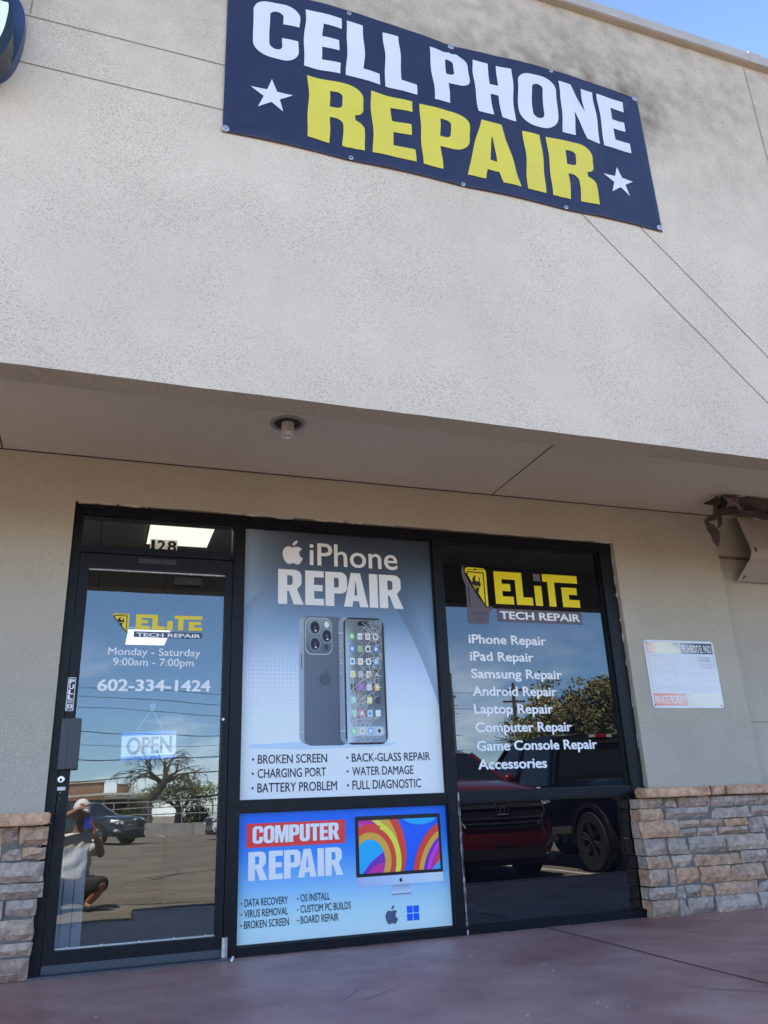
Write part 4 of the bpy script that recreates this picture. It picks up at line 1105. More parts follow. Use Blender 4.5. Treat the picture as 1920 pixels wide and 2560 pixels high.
# ================================================================== computer repair poster
CS = [(.05, (176, 208, 252)), (.22, (150, 190, 246)), (.36, (104, 160, 236)), (.50, (52, 124, 222)), (.62, (24, 100, 212)), (.764, (18, 86, 204))]
def comp_col(x, z):
    for (za, ca), (zb, cb) in zip(CS[:-1], CS[1:]):
        if z <= zb: return mixc(lin(ca), lin(cb), (z - za) / (zb - za))
    return lin(CS[-1][1])
pc = thing('computer_poster', 'wide blue COMPUTER REPAIR poster with a printed monitor in the lower middle pane', 'poster', (1.71, 0, .4))
p = Print(-.0015); p.grid(1.042, .05, 2.389, .763, 4, 60, comp_col); p.build('poster_sheet', PRINT, pc)
p = Print(-.0026); p.rect(1.093, .562, 1.704, .696, lin((190, 52, 58))); p.build('red_label', PRINT, pc)
p = Print(-.0036); LB = lin((206, 220, 244)); p.heavy('COMPUTEr', 1.130, 1.667, .584, .681, LB, gap=3); p.heavy('rEPAIr', 1.107, 1.688, .384, .540, LB, gap=4); p.build('poster_headline', PRINT, pc)
p = Print(-.0032)
for t_, x0, x1, zb, zt in (('DATA RECOVERY', 1.090, 1.344, .250, .289), ('VIRUS REMOVAL', 1.090, 1.345, .193, .232), ('BROKEN SCREEN', 1.090, 1.351, .136, .175), ('OS INSTALL', 1.421, 1.600, .254, .293), ('CUSTOM PC BUILDS', 1.421, 1.729, .195, .234), ('BOARD REPAIR', 1.421, 1.651, .138, .177)):
    p.text(t_, x0, x1, zb, zt, DARK, bold=.012); zm = (zb + zt) / 2; p.poly(circ(x0 - .017, zm - .002, .0048, 12), DARK)
p.build('poster_list', PRINT, pc)
p = Print(-.0026)
p.poly(rr(1.768, .33, 2.342, .709, .012), lin((24, 26, 34))); p.layer(); p.poly([(1.768, .309), (2.341, .309), (2.341, .362), (1.768, .362)], lambda x, z: mixc(lin((140, 160, 206)), lin((176, 196, 232)), sm(1.77, 2.2, x))); p.layer()
p.poly([(1.998, .308), (2.114, .308), (2.118, .252), (1.993, .252)], lambda x, z: mixc(lin((176, 196, 232)), lin((120, 140, 180)), sm(.29, .308, z))); p.poly([(1.969, .241), (2.144, .241), (2.12, .254), (1.992, .254)], lin((150, 176, 222))); p.layer()
p.stroke([(1.995, .2545), (2.117, .2545)], .007, lin((96, 112, 148)))
apple(p, 2.046, .322, .020, .027, lin((20, 22, 30)))
p.build('printed_monitor', PRINT, pc)
p = Print(-.0042)
n0 = len(p.v)
p.rect(1.789, .381, 2.322, .684, lin((28, 84, 214))); p.layer()
def ell(cx, cz, a, b_, a0, a1, n=28, rot=0):
    o = []
    for k in range(n + 1):
        t = R(a0 + (a1 - a0) * k / n); x = a * math.cos(t); z = b_ * math.sin(t)
        o.append((cx + x * math.cos(R(rot)) - z * math.sin(R(rot)), cz + x * math.sin(R(rot)) + z * math.cos(R(rot))))
    return o
CY = lin((30, 150, 226)); MG = lin((166, 44, 146)); RD = lin((188, 62, 54)); OR = lin((214, 146, 62)); YL = lin((222, 206, 70)); PU = lin((98, 44, 170)); PK = lin((172, 62, 196))
for a, w, c in ((.30, .05, RD), (.255, .045, OR), (.215, .034, YL), (.18, .044, MG), (.135, .05, PK), (.09, .04, MG)):
    p.band(ell(1.775, .50, a, a * 1.05, -40, 100), w, c); p.layer()
p.poly(circ(1.865, .455, .105, 30, .14), CY); p.layer(); p.poly([(1.80, .37), (1.86, .44), (1.95, .50), (1.965, .42), (1.95, .37)], PU); p.layer(); p.poly([(1.83, .37), (1.88, .42), (1.955, .445), (1.965, .37)], MG); p.layer()
for a, w, c in ((.155, .050, RD), (.118, .040, OR)):
    p.band(ell(1.86, .45, a, a * 1.22, -60, 240), [w] * 29, c); p.layer()
p.band(ell(1.875, .45, .172, .21, -60, 70), .034, YL); p.layer()
p.poly(circ(2.20, .73, .14, 24, .085), CY); p.layer()
p.poly(ell(2.27, .46, .10, .21, 0, 360, 30, -28), RD); p.layer(); p.poly(ell(2.285, .45, .080, .175, 0, 360, 30, -28), OR); p.layer(); p.poly(ell(2.295, .44, .062, .15, 0, 360, 30, -28), PU); p.layer(); p.poly(ell(2.315, .435, .060, .15, 0, 360, 30, -28), PK); p.layer(); p.poly(ell(2.335, .43, .06, .15, 0, 360, 30, -28), MG); p.layer(); p.poly(ell(2.36, .43, .06, .16, 0, 360, 30, -28), RD); p.layer()
p.poly([(2.25, .37), (2.34, .37), (2.34, .46), (2.30, .41)], CY)
p.clip(1.789, .381, 2.322, .684, n0)
p.build('printed_screen', PRINT, pc)
p = Print(-.0030); apple(p, 1.947, .092, .080, .103, lin((66, 80, 112)))
for i in (0, 1):
    for j in (0, 1): p.rect(2.086 + .0425 * i, .102 + .043 * j, 2.124 + .0425 * i, .1405 + .043 * j, lin((24, 88, 226)))
p.build('printed_badges', PRINT, pc)

# ================================================================== vinyl banner
bn = thing('banner', 'navy CELL PHONE REPAIR banner with white stars fixed to the fascia', 'banner', (FX(2.26), FY, FZ(5.33)))
GX = [.662, 1.469, 2.264, 3.067, 3.862]
def bwarp(x, z):
    u = max(0, min(1, (x - .645) / (3.888 - .645))); t = max(0, min(1, (z - 4.685) / (5.985 - 4.685)))
    s1 = abs(math.sin(math.pi * max(0, min(1, u)) * 2)) ** 1.2
    bulge = .058 * s1 * t ** 2.2 + .020 * math.sin(math.pi * u) * math.sin(math.pi * t) + .006
    wr = .0045 * math.sin(7.5 * x + 5.2 * z + 1.2 * math.sin(3 * z)) + .0032 * math.sin(13 * x - 8 * z + 2 * math.sin(2.2 * x)) + .0022 * math.sin(26 * x + 3 * z)
    for px, pz in ((.662, 4.707), (.66, 5.965), (2.264, 5.962), (3.862, 5.978), (3.86, 4.712), (1.469, 4.704), (2.264, 4.7), (3.067, 4.705)):
        d = math.hypot(x - px, z - pz); a = math.atan2(z - pz, x - px)
        wr += (.010 if pz > 5 or px in (.662, 3.86) else .004) * math.sin(a * 9) * math.exp(-d / .20) * min(1, d / .09)
    sag = 0
    k = 0
    for a_, b_ in ((.662, 2.264), (2.264, 3.862)):
        if a_ <= x <= b_: sag = -.030 * math.sin(math.pi * (x - a_) / (b_ - a_)) * t ** 3
    sagb = .012 * abs(math.sin(math.pi * u * 4)) * (1 - t) ** 6
    dx = .006 * math.sin(8 * z + 4 * x) + .004 * math.sin(19 * z - 7 * x)
    dz = .006 * math.sin(6 * x + 1.3) + .003 * math.sin(15 * x + 2 * z)
    ed = min(1, 6 * min(u, 1 - u) + .0, 6 * min(t, 1 - t))
    ed = max(0, ed)
    return Vector((FX(x + dx * ed), FY - .004 - FK * bulge - FK * wr * (.35 + .65 * ed), FZ(z + dz * ed + sag + sagb)))
NAVY = mat('navy_banner_vinyl', (0.019, 0.021, 0.056), 0.40, spec=0.42, var=(2.2, .10))
BW = mat('banner_white_ink', (0.66, 0.66, 0.73), 0.42, spec=0.4, var=(3, .04))
BY = mat('banner_yellow_ink', (0.66, 0.56, 0.06), 0.42, spec=0.4, var=(3, .05))
NX, NZ = 150, 62
vs = []; fs = []
for j in range(NZ + 1):
    for i in range(NX + 1):
        x = .645 + (3.888 - .645) * i / NX; z = 4.683 + (5.988 - 4.683) * j / NZ
        vs.append(bwarp(x, z))
for j in range(NZ):
    for i in range(NX):
        a = j * (NX + 1) + i; fs.append((a, a + 1, a + NX + 2, a + NX + 1))
nb = len(vs)
vs += [v + Vector((0, .0022, 0)) for v in vs]
fs += [tuple(nb + i for i in reversed(f)) for f in fs]
for i in range(NX): fs += [(i, nb + i, nb + i + 1, i + 1), (NZ * (NX + 1) + i, NZ * (NX + 1) + i + 1, nb + NZ * (NX + 1) + i + 1, nb + NZ * (NX + 1) + i)]
for j in range(NZ): fs += [(j * (NX + 1), (j + 1) * (NX + 1), nb + (j + 1) * (NX + 1), nb + j * (NX + 1)), (j * (NX + 1) + NX, nb + j * (NX + 1) + NX, nb + (j + 1) * (NX + 1) + NX, (j + 1) * (NX + 1) + NX)]
mobj('banner_sheet', vs, fs, NAVY, bn, smooth=True)
def warped(name, polys, material):
    bm = bmesh.new()
    for o, hs in polys:
        loops = [[Vector((q_[0], q_[1], 0)) for q_ in l] for l in [o] + list(hs)]
        tri = geometry.tessellate_polygon(loops); pts = [q_ for l in loops for q_ in l]
        bv = [bm.verts.new((q_.x, 0, q_.y)) for q_ in pts]
        for t in tri:
            try: bm.faces.new([bv[i] for i in t])
            except ValueError: pass
    xs = [v.co.x for v in bm.verts]; zs = [v.co.z for v in bm.verts]
    for lo, hi, ax in ((min(xs), max(xs), 0), (min(zs), max(zs), 2)):
        c = lo + .02
        while c < hi:
            co = [0, 0, 0]; no = [0, 0, 0]; co[ax] = c; no[ax] = 1
            bmesh.ops.bisect_plane(bm, geom=bm.verts[:] + bm.edges[:] + bm.faces[:], dist=1e-6, plane_co=co, plane_no=no); c += .02
    for v in bm.verts: v.co = bwarp(v.co.x, v.co.z) + Vector((0, -.0032, 0))
    for f in bm.faces:
        f.normal_update()
        if f.normal.y > 0: f.normal_flip()
    bm.verts.index_update()
    o = mobj(name, [v.co.copy() for v in bm.verts], [[v.index for v in f.verts] for f in bm.faces], material, bn, smooth=True)
    bm.free(); return o
warped('headline_white', heavy('CELL PHONE', .817, 3.724, 5.380, 5.885, gap=7, space=24), BW)
warped('headline_yellow', heavy('REPAIR', 1.180, 3.352, 4.785, 5.302, gap=8), BY)
def star(cx, cz, r):
    return [(cx + (r if k % 2 == 0 else r * .385) * math.sin(math.pi * k / 5), cz + (r if k % 2 == 0 else r * .385) * math.cos(math.pi * k / 5)) for k in range(10)]
warped('star', [(star(.943, 5.055, .140), [])], BW); warped('star', [(star(3.565, 5.058, .136), [])], BW)
WASH = mat('fixing_washer', (0.42, 0.44, 0.48), 0.35, metal=.6); EYE = mat('eyelet_brass', (0.62, 0.60, 0.52), 0.35, metal=.8)
for px, pz, big in [(GX[0], 4.708, 1), (GX[1], 4.704, 0), (GX[2], 4.700, 0), (GX[3], 4.705, 0), (GX[4], 4.712, 1), (GX[0], 5.965, 1), (GX[1], 5.960, 0), (GX[2], 5.962, 1), (GX[3], 5.968, 0), (GX[4], 5.975, 1)]:
    c = bwarp(px, pz); b = MB()
    if big:
        b.lathe((c.x, c.y - .004, c.z), [(.020, .004), (.020, -.002), (.017, -.005), (.007, -.006), (.007, -.010), (.0001, -.011)], axis='y', n=24)
        b.build('washer', WASH, bn)
    else:
        b.lathe((c.x, c.y - .003, c.z), [(.0135, .003), (.0127, -.002), (.009, -.003), (.007, .001), (.007, .004)], axis='y', n=20); b.build('eyelet', EYE, bn)
        
# ================================================================== no trespassing sign
ws = thing('warning_sign', 'faded white and red no trespassing sign on the tan wall', 'sign', (4.39, WY, 1.62))
sx0, sx1, sz0, sz1 = 4.055, 4.700, 1.362, 1.870
def off(x, z): return (x - .0, z)
b = MB(); b.prism(rr(sx0, sz0, sx1, sz1, .028), 'y', WY - .006, WY - .003); b.build('sign_plate', mat('sign_enamel', (.66, .68, .72), .22, spec=.6, var=(4, .06)), ws)
FW = lin((214, 222, 234))
def bleach(c, k):
    """print bleached by years of sun: strongest in an oblique patch"""
    def f(x, z):
        u = (x - sx0) / (sx1 - sx0); v = (z - sz0) / (sz1 - sz0)
        d = 1 - max(0, min(1, 1.15 - 2.1 * abs((u - .38) * .75 + (v - .62) * .35 + .05 * math.sin(9 * u))))
        return mixc(FW, c, k * (.12 + .88 * d))
    return f
RDC = mixc(lin((206, 116, 106)), FW, .35); NVC = lin((60, 70, 92))
p = Print(WY - .0066)
xm = (sx0 + sx1) / 2
def hdr(x, z):
    u = (x - sx0) / (sx1 - sx0)
    if u < .5:
        c = mixc(mixc(lin((210, 112, 100)), FW, .22), lin((216, 206, 190)), sm(0.02, .22, u)); return mixc(c, lin((120, 134, 152)), sm(.30, .50, u) * sm(1.78, 1.85, z))
    return mixc(lin((120, 136, 156)), lin((44, 52, 68)), sm(.50, .85, u))
p.grid(sx0 + .018, 1.770, xm - .010, 1.852, 12, 4, hdr); p.grid(xm + .010, 1.770, sx1 - .018, 1.852, 12, 4, hdr)
p.grid(sx0 + .018, 1.380, xm - .010, 1.470, 12, 3, lambda x, z: mixc(mixc(lin((200, 96, 90)), FW, .15), mixc(lin((208, 128, 118)), FW, .22), sm(sx0, xm, x)))
p.grid(xm + .010, 1.380, sx1 - .018, 1.470, 12, 3, lambda x, z: mixc(mixc(mixc(lin((216, 156, 146)), FW, .4), FW, sm(1.44, 1.47, z) * sm(xm, xm + .15, x)), lin((232, 198, 186)), sm(xm, sx1, x)))
p.rect(sx0 + .018, 1.47, sx0 + .023, 1.77, lin((214, 160, 150))); p.rect(sx1 - .022, 1.66, sx1 - .018, 1.77, lin((110, 124, 150)))
p.layer()
p.text('NO TRESPASSING', sx0 + .030, xm - .018, 1.780, 1.836, lambda x, z: mixc(lin((236, 226, 222)), lin((196, 202, 210)), sm(sx0, xm, x)), bold=.02); p.text('PROHIBIDO EL PASO', xm + .020, sx1 - .028, 1.780, 1.836, FW, bold=.02)
for t_, x0, x1, z0, z1, k in (('VIOLATORS WILL', sx0 + .035, xm - .03, 1.706, 1.748, .38), ('BE PROSECUTED', sx0 + .035, xm - .03, 1.655, 1.697, .36), ('IN ACCORDANCE', sx0 + .035, xm - .03, 1.602, 1.645, .36), ('WITH', sx0 + .130, sx0 + .225, 1.551, 1.590, .42), ('A.R.S. 13-1502 THRU 1504', sx0 + .030, xm - .022, 1.486, 1.540, .5)):
    p.text(t_, x0, x1, z0, z1, (lambda kk: lambda x, z: mixc(FW, RDC, kk * (1 - .92 * sm(sx0 + .07, sx0 + .17, x) * (1 if z > 1.598 else 0))))(k))
for t_, x0, x1, z0, z1, k in (('VIOLADORES', xm + .075, sx1 - .045, 1.708, 1.748, .85), ('PUEDEN SER', xm + .075, sx1 - .042, 1.656, 1.697, .6), ('PROCESADOS', xm + .075, sx1 - .038, 1.604, 1.645, .3), ('LEYES ESTATALES', xm + .025, sx1 - .03, 1.486, 1.54, .10)):
    p.text(t_, x0, x1, z0, z1, (lambda kk: lambda x, z: mixc(FW, lin((84, 92, 130)), kk * (.06 + .94 * sm(xm + .09, xm + .20, x))))(k))
p.text('PRIVATE PROPERTY', sx0 + .028, xm - .016, 1.396, 1.452, lin((238, 230, 230)), bold=.02); p.text('PROPIEDAD PRIVADA', xm + .018, sx1 - .024, 1.396, 1.452, lin((238, 228, 226)), bold=.02)
p.build('sign_print', PRINT, ws)
for x, z in ((sx0 + .022, sz1 - .022), (sx1 - .022, sz0 + .020), (sx1 - .024, sz1 - .022), (sx0 + .022, sz0 + .022)):
    b = MB(); b.lathe((x, WY - .006, z), [(.006, 0), (.005, -.003), (.0001, -.004)], axis='y', n=14); b.build('screw', mat('rusty_screw', (.16, .07, .04), .7), ws)

# ================================================================== soffit downlight
lt = thing('soffit_downlight', 'recessed ceiling lamp with a silver ribbed bulb in the soffit', 'downlight', (1.142, -.868, SZ))
lc = (1.142, -.868)
b = MB(); b.lathe((lc[0], lc[1], SZ), [(.104, 0.001), (.104, -.006), (.098, -.010), (.082, -.008), (.079, .0), (.079, .001)], n=40); b.build('trim_ring', mat('trim_paint', (.30, .26, .23), .5), lt, smooth=True)
b = MB(); b.lathe((lc[0], lc[1], SZ - .002), [(.0001, 0), (.079, 0)], n=32); b.build('dark_baffle', mat('baffle', (.012, .011, .010), .6), lt)
b = MB()
b.lathe((lc[0], lc[1], 0), [(.028, SZ - .002), (.028, SZ - .058), (.0385, SZ - .066), (.0385, SZ - .084), (.031, SZ - .088), (.026, SZ - .080)], n=32); 
for k in range(14):
    a = 2 * math.pi * k / 14; c_ = math.cos(a); s_ = math.sin(a)
    b.prism([(lc[0] + .026 * c_ - .004 * s_, lc[1] + .026 * s_ + .004 * c_), (lc[0] + .037 * c_ - .004 * s_, lc[1] + .037 * s_ + .004 * c_), (lc[0] + .037 * c_ + .004 * s_, lc[1] + .037 * s_ - .004 * c_), (lc[0] + .026 * c_ + .004 * s_, lc[1] + .026 * s_ - .004 * c_)], 'z', SZ - .060, SZ - .002)
b.build('ribbed_bulb', mat('bulb_alloy', (.80, .76, .70), .4, metal=.25), lt)
b = MB(); b.lathe((lc[0], lc[1], SZ - .082), [(.0001, -.004), (.014, -.003), (.027, .0)], n=28); b.build('bulb_lens', mat('bulb_lens', (.45, .50, .55), .08, spec=.9), lt, smooth=True)

# ================================================================== lit sign at the upper left
sg = thing('channel_sign', 'white faced sign with dark rim and navy backer at the upper left', 'sign', (FX(-1.0), FY, FZ(5.1)))
def blob(cx, cz, rx, rz, n=48):
    return [(cx + rx * math.copysign(abs(math.cos(2 * math.pi * k / n)) ** .9, math.cos(2 * math.pi * k / n)), cz + rz * math.copysign(abs(math.sin(2 * math.pi * k / n)) ** .9, math.sin(2 * math.pi * k / n))) for k in range(n)]
NV2 = mat('sign_navy', (.030, .052, .12), .4)
back = catmull([(-.397, 4.42), (-.424, 4.518), (-.472, 4.582), (-.52, 4.62), (-.50, 4.72), (-.47, 4.82), (-.50, 4.95), (-.65, 5.08), (-.9, 5.12), (-1.25, 5.05), (-1.35, 4.6), (-1.25, 4.1), (-.95, 3.92), (-.65, 3.95), (-.53, 4.0), (-.47, 4.048), (-.426, 4.121), (-.40, 4.25)], 5)
b = MB(); b.prism(back, 'y', FY - .065, FY - .001); b.build('backer', NV2, sg)
can = catmull([(-.425, 4.25), (-.437, 4.34), (-.455, 4.378), (-.56, 4.385), (-.53, 4.45), (-.50, 4.6), (-.52, 4.8), (-.65, 4.95), (-.9, 5.0), (-1.2, 4.95), (-1.28, 4.5), (-1.2, 4.1), (-.9, 3.93), (-.65, 3.94), (-.50, 3.98), (-.445, 4.06), (-.42, 4.16)], 4)
b = MB(); b.prism(can, 'y', FY - .180, FY - .066); o = b.build('rim', mat('sign_rim', (.014, .022, .028), .3), sg)
face = catmull([(-.454, 4.355), (-.453, 4.242), (-.466, 4.144), (-.50, 4.06), (-.6, 3.99), (-.9, 3.97), (-1.17, 4.13), (-1.24, 4.5), (-1.16, 4.92), (-.9, 4.96), (-.66, 4.91), (-.56, 4.79), (-.54, 4.6), (-.56, 4.46), (-.60, 4.39), (-.484, 4.364)], 4)
b = MB(); b.prism(face, 'y', FY - .184, FY - .1805); b.build('sign_face', mat('sign_acrylic', (.84, .88, .92), .25), sg)

# ================================================================== bent metal housing and torn shade cloth at the right
TANM = mat('tan_sheet_metal', (.42, .37, .315), .45, var=(3, .08))
aw = thing('metal_housing', 'bent tan sheet metal awning housing on the wall at the right edge', 'awning housing', (6, -.15, 2.6))
prof = [(-.185, 2.935), (-.268, 2.63), (-.276, 2.598), (-.272, 2.570), (-.250, 2.530), (-.060, 2.388)]
pin = [(y + .006, z) for y, z in prof]
b = MB(); b.prism(prof + pin[::-1], 'x', 5.09, 9.0); o = b.build('housing_panel', TANM, aw); 
b = MB(); b.box((5.12, -.24, 2.925), (9, -.05, 2.938)); b.box((5.02, -.33, 2.885), (9.0, -.292, 2.936), bev=.004); b.box((5.16, -.312, 2.855), (9.0, -.276, 2.884), bev=.003); b.build('top_rail', TANM, aw)
b = MB(); b.tube([(5.125, -.282, 2.612), (5.127, -.288, 2.595), (5.132, -.282, 2.575)], .005); b.tube([(5.15, -.10, 2.416), (5.13, -.112, 2.424), (5.13, -.088, 2.404)], .004); b.build('hook', PLASTIC_BLK, aw)
tw = thing('torn_shade_cloth', 'torn brown shade cloth bunched under the soffit with a hanging strip', 'shade cloth', (4.9, -.45, 2.9))
CLOTH = mat('shade_cloth', (.075, .056, .050), .9, var=(14, .3), bump=(70, .6, .006))
def rag(name, spine, widths, up, seed, m=CLOTH, rough=.03, nseg=7):
    vs = []; fs = []
    pts = [Vector(q_) for q_ in spine]
    n = len(pts)
    for i, c in enumerate(pts):
        d = (pts[min(i + 1, n - 1)] - pts[max(i - 1, 0)]).normalized()
        s_ = d.cross(Vector(up)).normalized(); u = s_.cross(d).normalized()
        for k in range(nseg + 1):
            t = k / nseg - .5
            nn = noise.noise(Vector((c.x * 9 + seed, t * 4, c.z * 9 + seed * 2)))
            vs.append(c + s_ * widths[i] * t + u * (rough * nn + .25 * widths[i] * (t * t)))
    for i in range(n - 1):
        for k in range(nseg):
            a = i * (nseg + 1) + k; fs.append((a, a + 1, a + nseg + 2, a + nseg + 1))
    nb = len(vs); vs = vs + [v + Vector((.0015, .002, .0015)) for v in vs]; fs = fs + [tuple(nb + i for i in reversed(f)) for f in fs]
    return mobj(name, vs, fs, m, tw, smooth=True)
xs_ = [4.66 + .09 * k for k in range(16)]
rag('cloth_roll', [(x, -.47 + .02 * math.sin(5 * x), 2.885 + .022 * math.sin(7 * x)) for x in xs_], [.10 + .10 * min(1, k / 5) for k in range(16)], (0, .5, 1), 2.0, rough=.05, nseg=10)
rag('cloth_roll', [(x, -.42, 2.905) for x in xs_], [.16] * 16, (0, -1, .6), 5.0, rough=.06, nseg=10)
rag('cloth_roll', [(4.74 + .09 * k, -.40, 2.862 + .004 * k) for k in range(15)], [.09] * 15, (0, 1, .2), 8.0, rough=.04, nseg=8)
rag('torn_strip', [(4.66, -.48, 2.915), (4.61, -.485, 2.87), (4.60, -.485, 2.81), (4.585, -.48, 2.76), (4.53, -.48, 2.74), (4.50, -.48, 2.72), (4.53, -.475, 2.67), (4.56, -.47, 2.62), (4.565, -.47, 2.56), (4.572, -.47, 2.52)], [.07, .05, .045, .05, .05, .04, .08, .10, .07, .01], (0, -1, 0), 3.0, rough=.02)
rag('torn_strip', [(4.70, -.46, 2.86), (4.655, -.455, 2.81), (4.65, -.455, 2.76), (4.64, -.455, 2.71), (4.615, -.455, 2.675)], [.03, .045, .05, .035, .008], (0, -1, 0), 6.0, rough=.015)
rag('torn_strip', [(4.66, -.48, 2.91), (4.60, -.47, 2.885), (4.555, -.46, 2.875), (4.52, -.46, 2.87)], [.05, .05, .03, .008], (0, -1, .3), 9.0, rough=.02)
# the open weave end of the cloth
b = MB()
MC = mat('mesh_yarn', (.30, .25, .20), .9)
def mp_(u, v):
    return Vector((4.665 + .145 * u + .010 * math.sin(6 * v), -.535 - .02 * math.sin(3 * u + 4 * v), 2.825 + .115 * v + .012 * math.sin(4 * u)))
for k in range(15): b.tube([mp_(k / 14, v / 6) for v in range(7)], .0017, 4)
for k in range(12): b.tube([mp_(u / 8, k / 11) for u in range(9)], .0017, 4)
b.build('open_weave', MC, tw)
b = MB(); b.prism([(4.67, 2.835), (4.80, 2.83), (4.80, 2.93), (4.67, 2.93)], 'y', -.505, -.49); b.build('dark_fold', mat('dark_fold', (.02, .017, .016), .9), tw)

b = MB(); b.ico((.999, -.165, .010), .010, 2, (1, 1, .9), nz_=.3); b.ico((1.003, -.165, .021), .007, 2, (1, 1, 1.1), nz_=.3)
o = b.build('crumpled_paper', WHITE, smooth=True, loc=(1.0, -.165, 0)); tag(o, 'tiny white scrap lying on the walk beside the door hinge', 'litter')
# ================================================================== vehicles in the lot
def paint(name, col, metal=.3, rough=.28): return mat(name, col, rough, metal=metal, spec=.5, coat=.8)
TRIMB = mat('trim_black', (.010, .010, .011), .5)
REDL = mat('tail_lens', (.35, .006, .008), .15, spec=.8)
PLATE = mat('plate_white', (.6, .6, .58), .5)

def loft(b, rings, col=None, caps=True):
    n = len(rings[0]); vs = [p for r in rings for p in r]; fs = []
    for i in range(len(rings) - 1):
        for k in range(n - 1):
            a = i * n + k; fs.append((a, a + 1, a + n + 1, a + n))
        fs.append((i * n + n - 1, i * n, (i + 1) * n, (i + 1) * n + n - 1))
    if caps:
        fs.append(tuple(range(n - 1, -1, -1))); fs.append(tuple(range((len(rings) - 1) * n, len(rings) * n)))
    b.add(vs, fs, col)

def body_ring(x, zl, zb, wl_, wb_, crown):
    h = []
    for (y, z) in ((.0, zl), (.55 * wl_, zl), (.90 * wl_, zl + .02), (.985 * wl_, zl + .12), (wl_, zl + .45 * (zb - zl)), (.5 * (wl_ + wb_) + .01, zl + .80 * (zb - zl)), (wb_, zb - .02), (.93 * wb_, zb + .015), (.5 * wb_, zb + .8 * crown), (0, zb + crown)):
        h.append((x, y, z))
    return h + [(p[0], -p[1], p[2]) for p in h[-2:0:-1]]

def wheel(parent, x, y, r, w, rimm, spokes=5):
    s = 1 if y > 0 else -1
    b = MB(); b.lathe((x, y, r), [(r * .62, -w / 2), (r * .93, -w / 2), (r, -w * .32), (r, w * .32), (r * .93, w / 2), (r * .62, w / 2), (r * .62, -w / 2)], axis='y', n=32)
    wn_ = b.build('wheel', RUBBER, parent, smooth=False); smooth_angle(wn_, 35)
    b = MB()
    b.lathe((x, y + s * w * .30, r), [(r * .66, s * .02), (r * .66, s * .045), (r * .58, s * .045), (r * .57, -s * .08)], axis='y', n=32)
    b.cyl((x, y + s * w * .36, r), r * .13, .05, axis='y', n=16)
    for k in range(spokes):
        a = 2 * math.pi * k / spokes + .3
        for da in (-.13, .13):
            p0 = Vector((x + r * .12 * math.cos(a), y + s * w * .38, r + r * .12 * math.sin(a))); p1 = Vector((x + r * .61 * math.cos(a + da), y + s * w * .42, r + r * .61 * math.sin(a + da)))
            b.tube([p0, p1], [r * .075, r * .06], 6)
    b.build('rim', rimm, wn_)
    b = MB(); b.cyl((x, y + s * w * .12, r), r * .60, .02, axis='y', n=28); b.build('brake_disc', TRIMB, wn_)

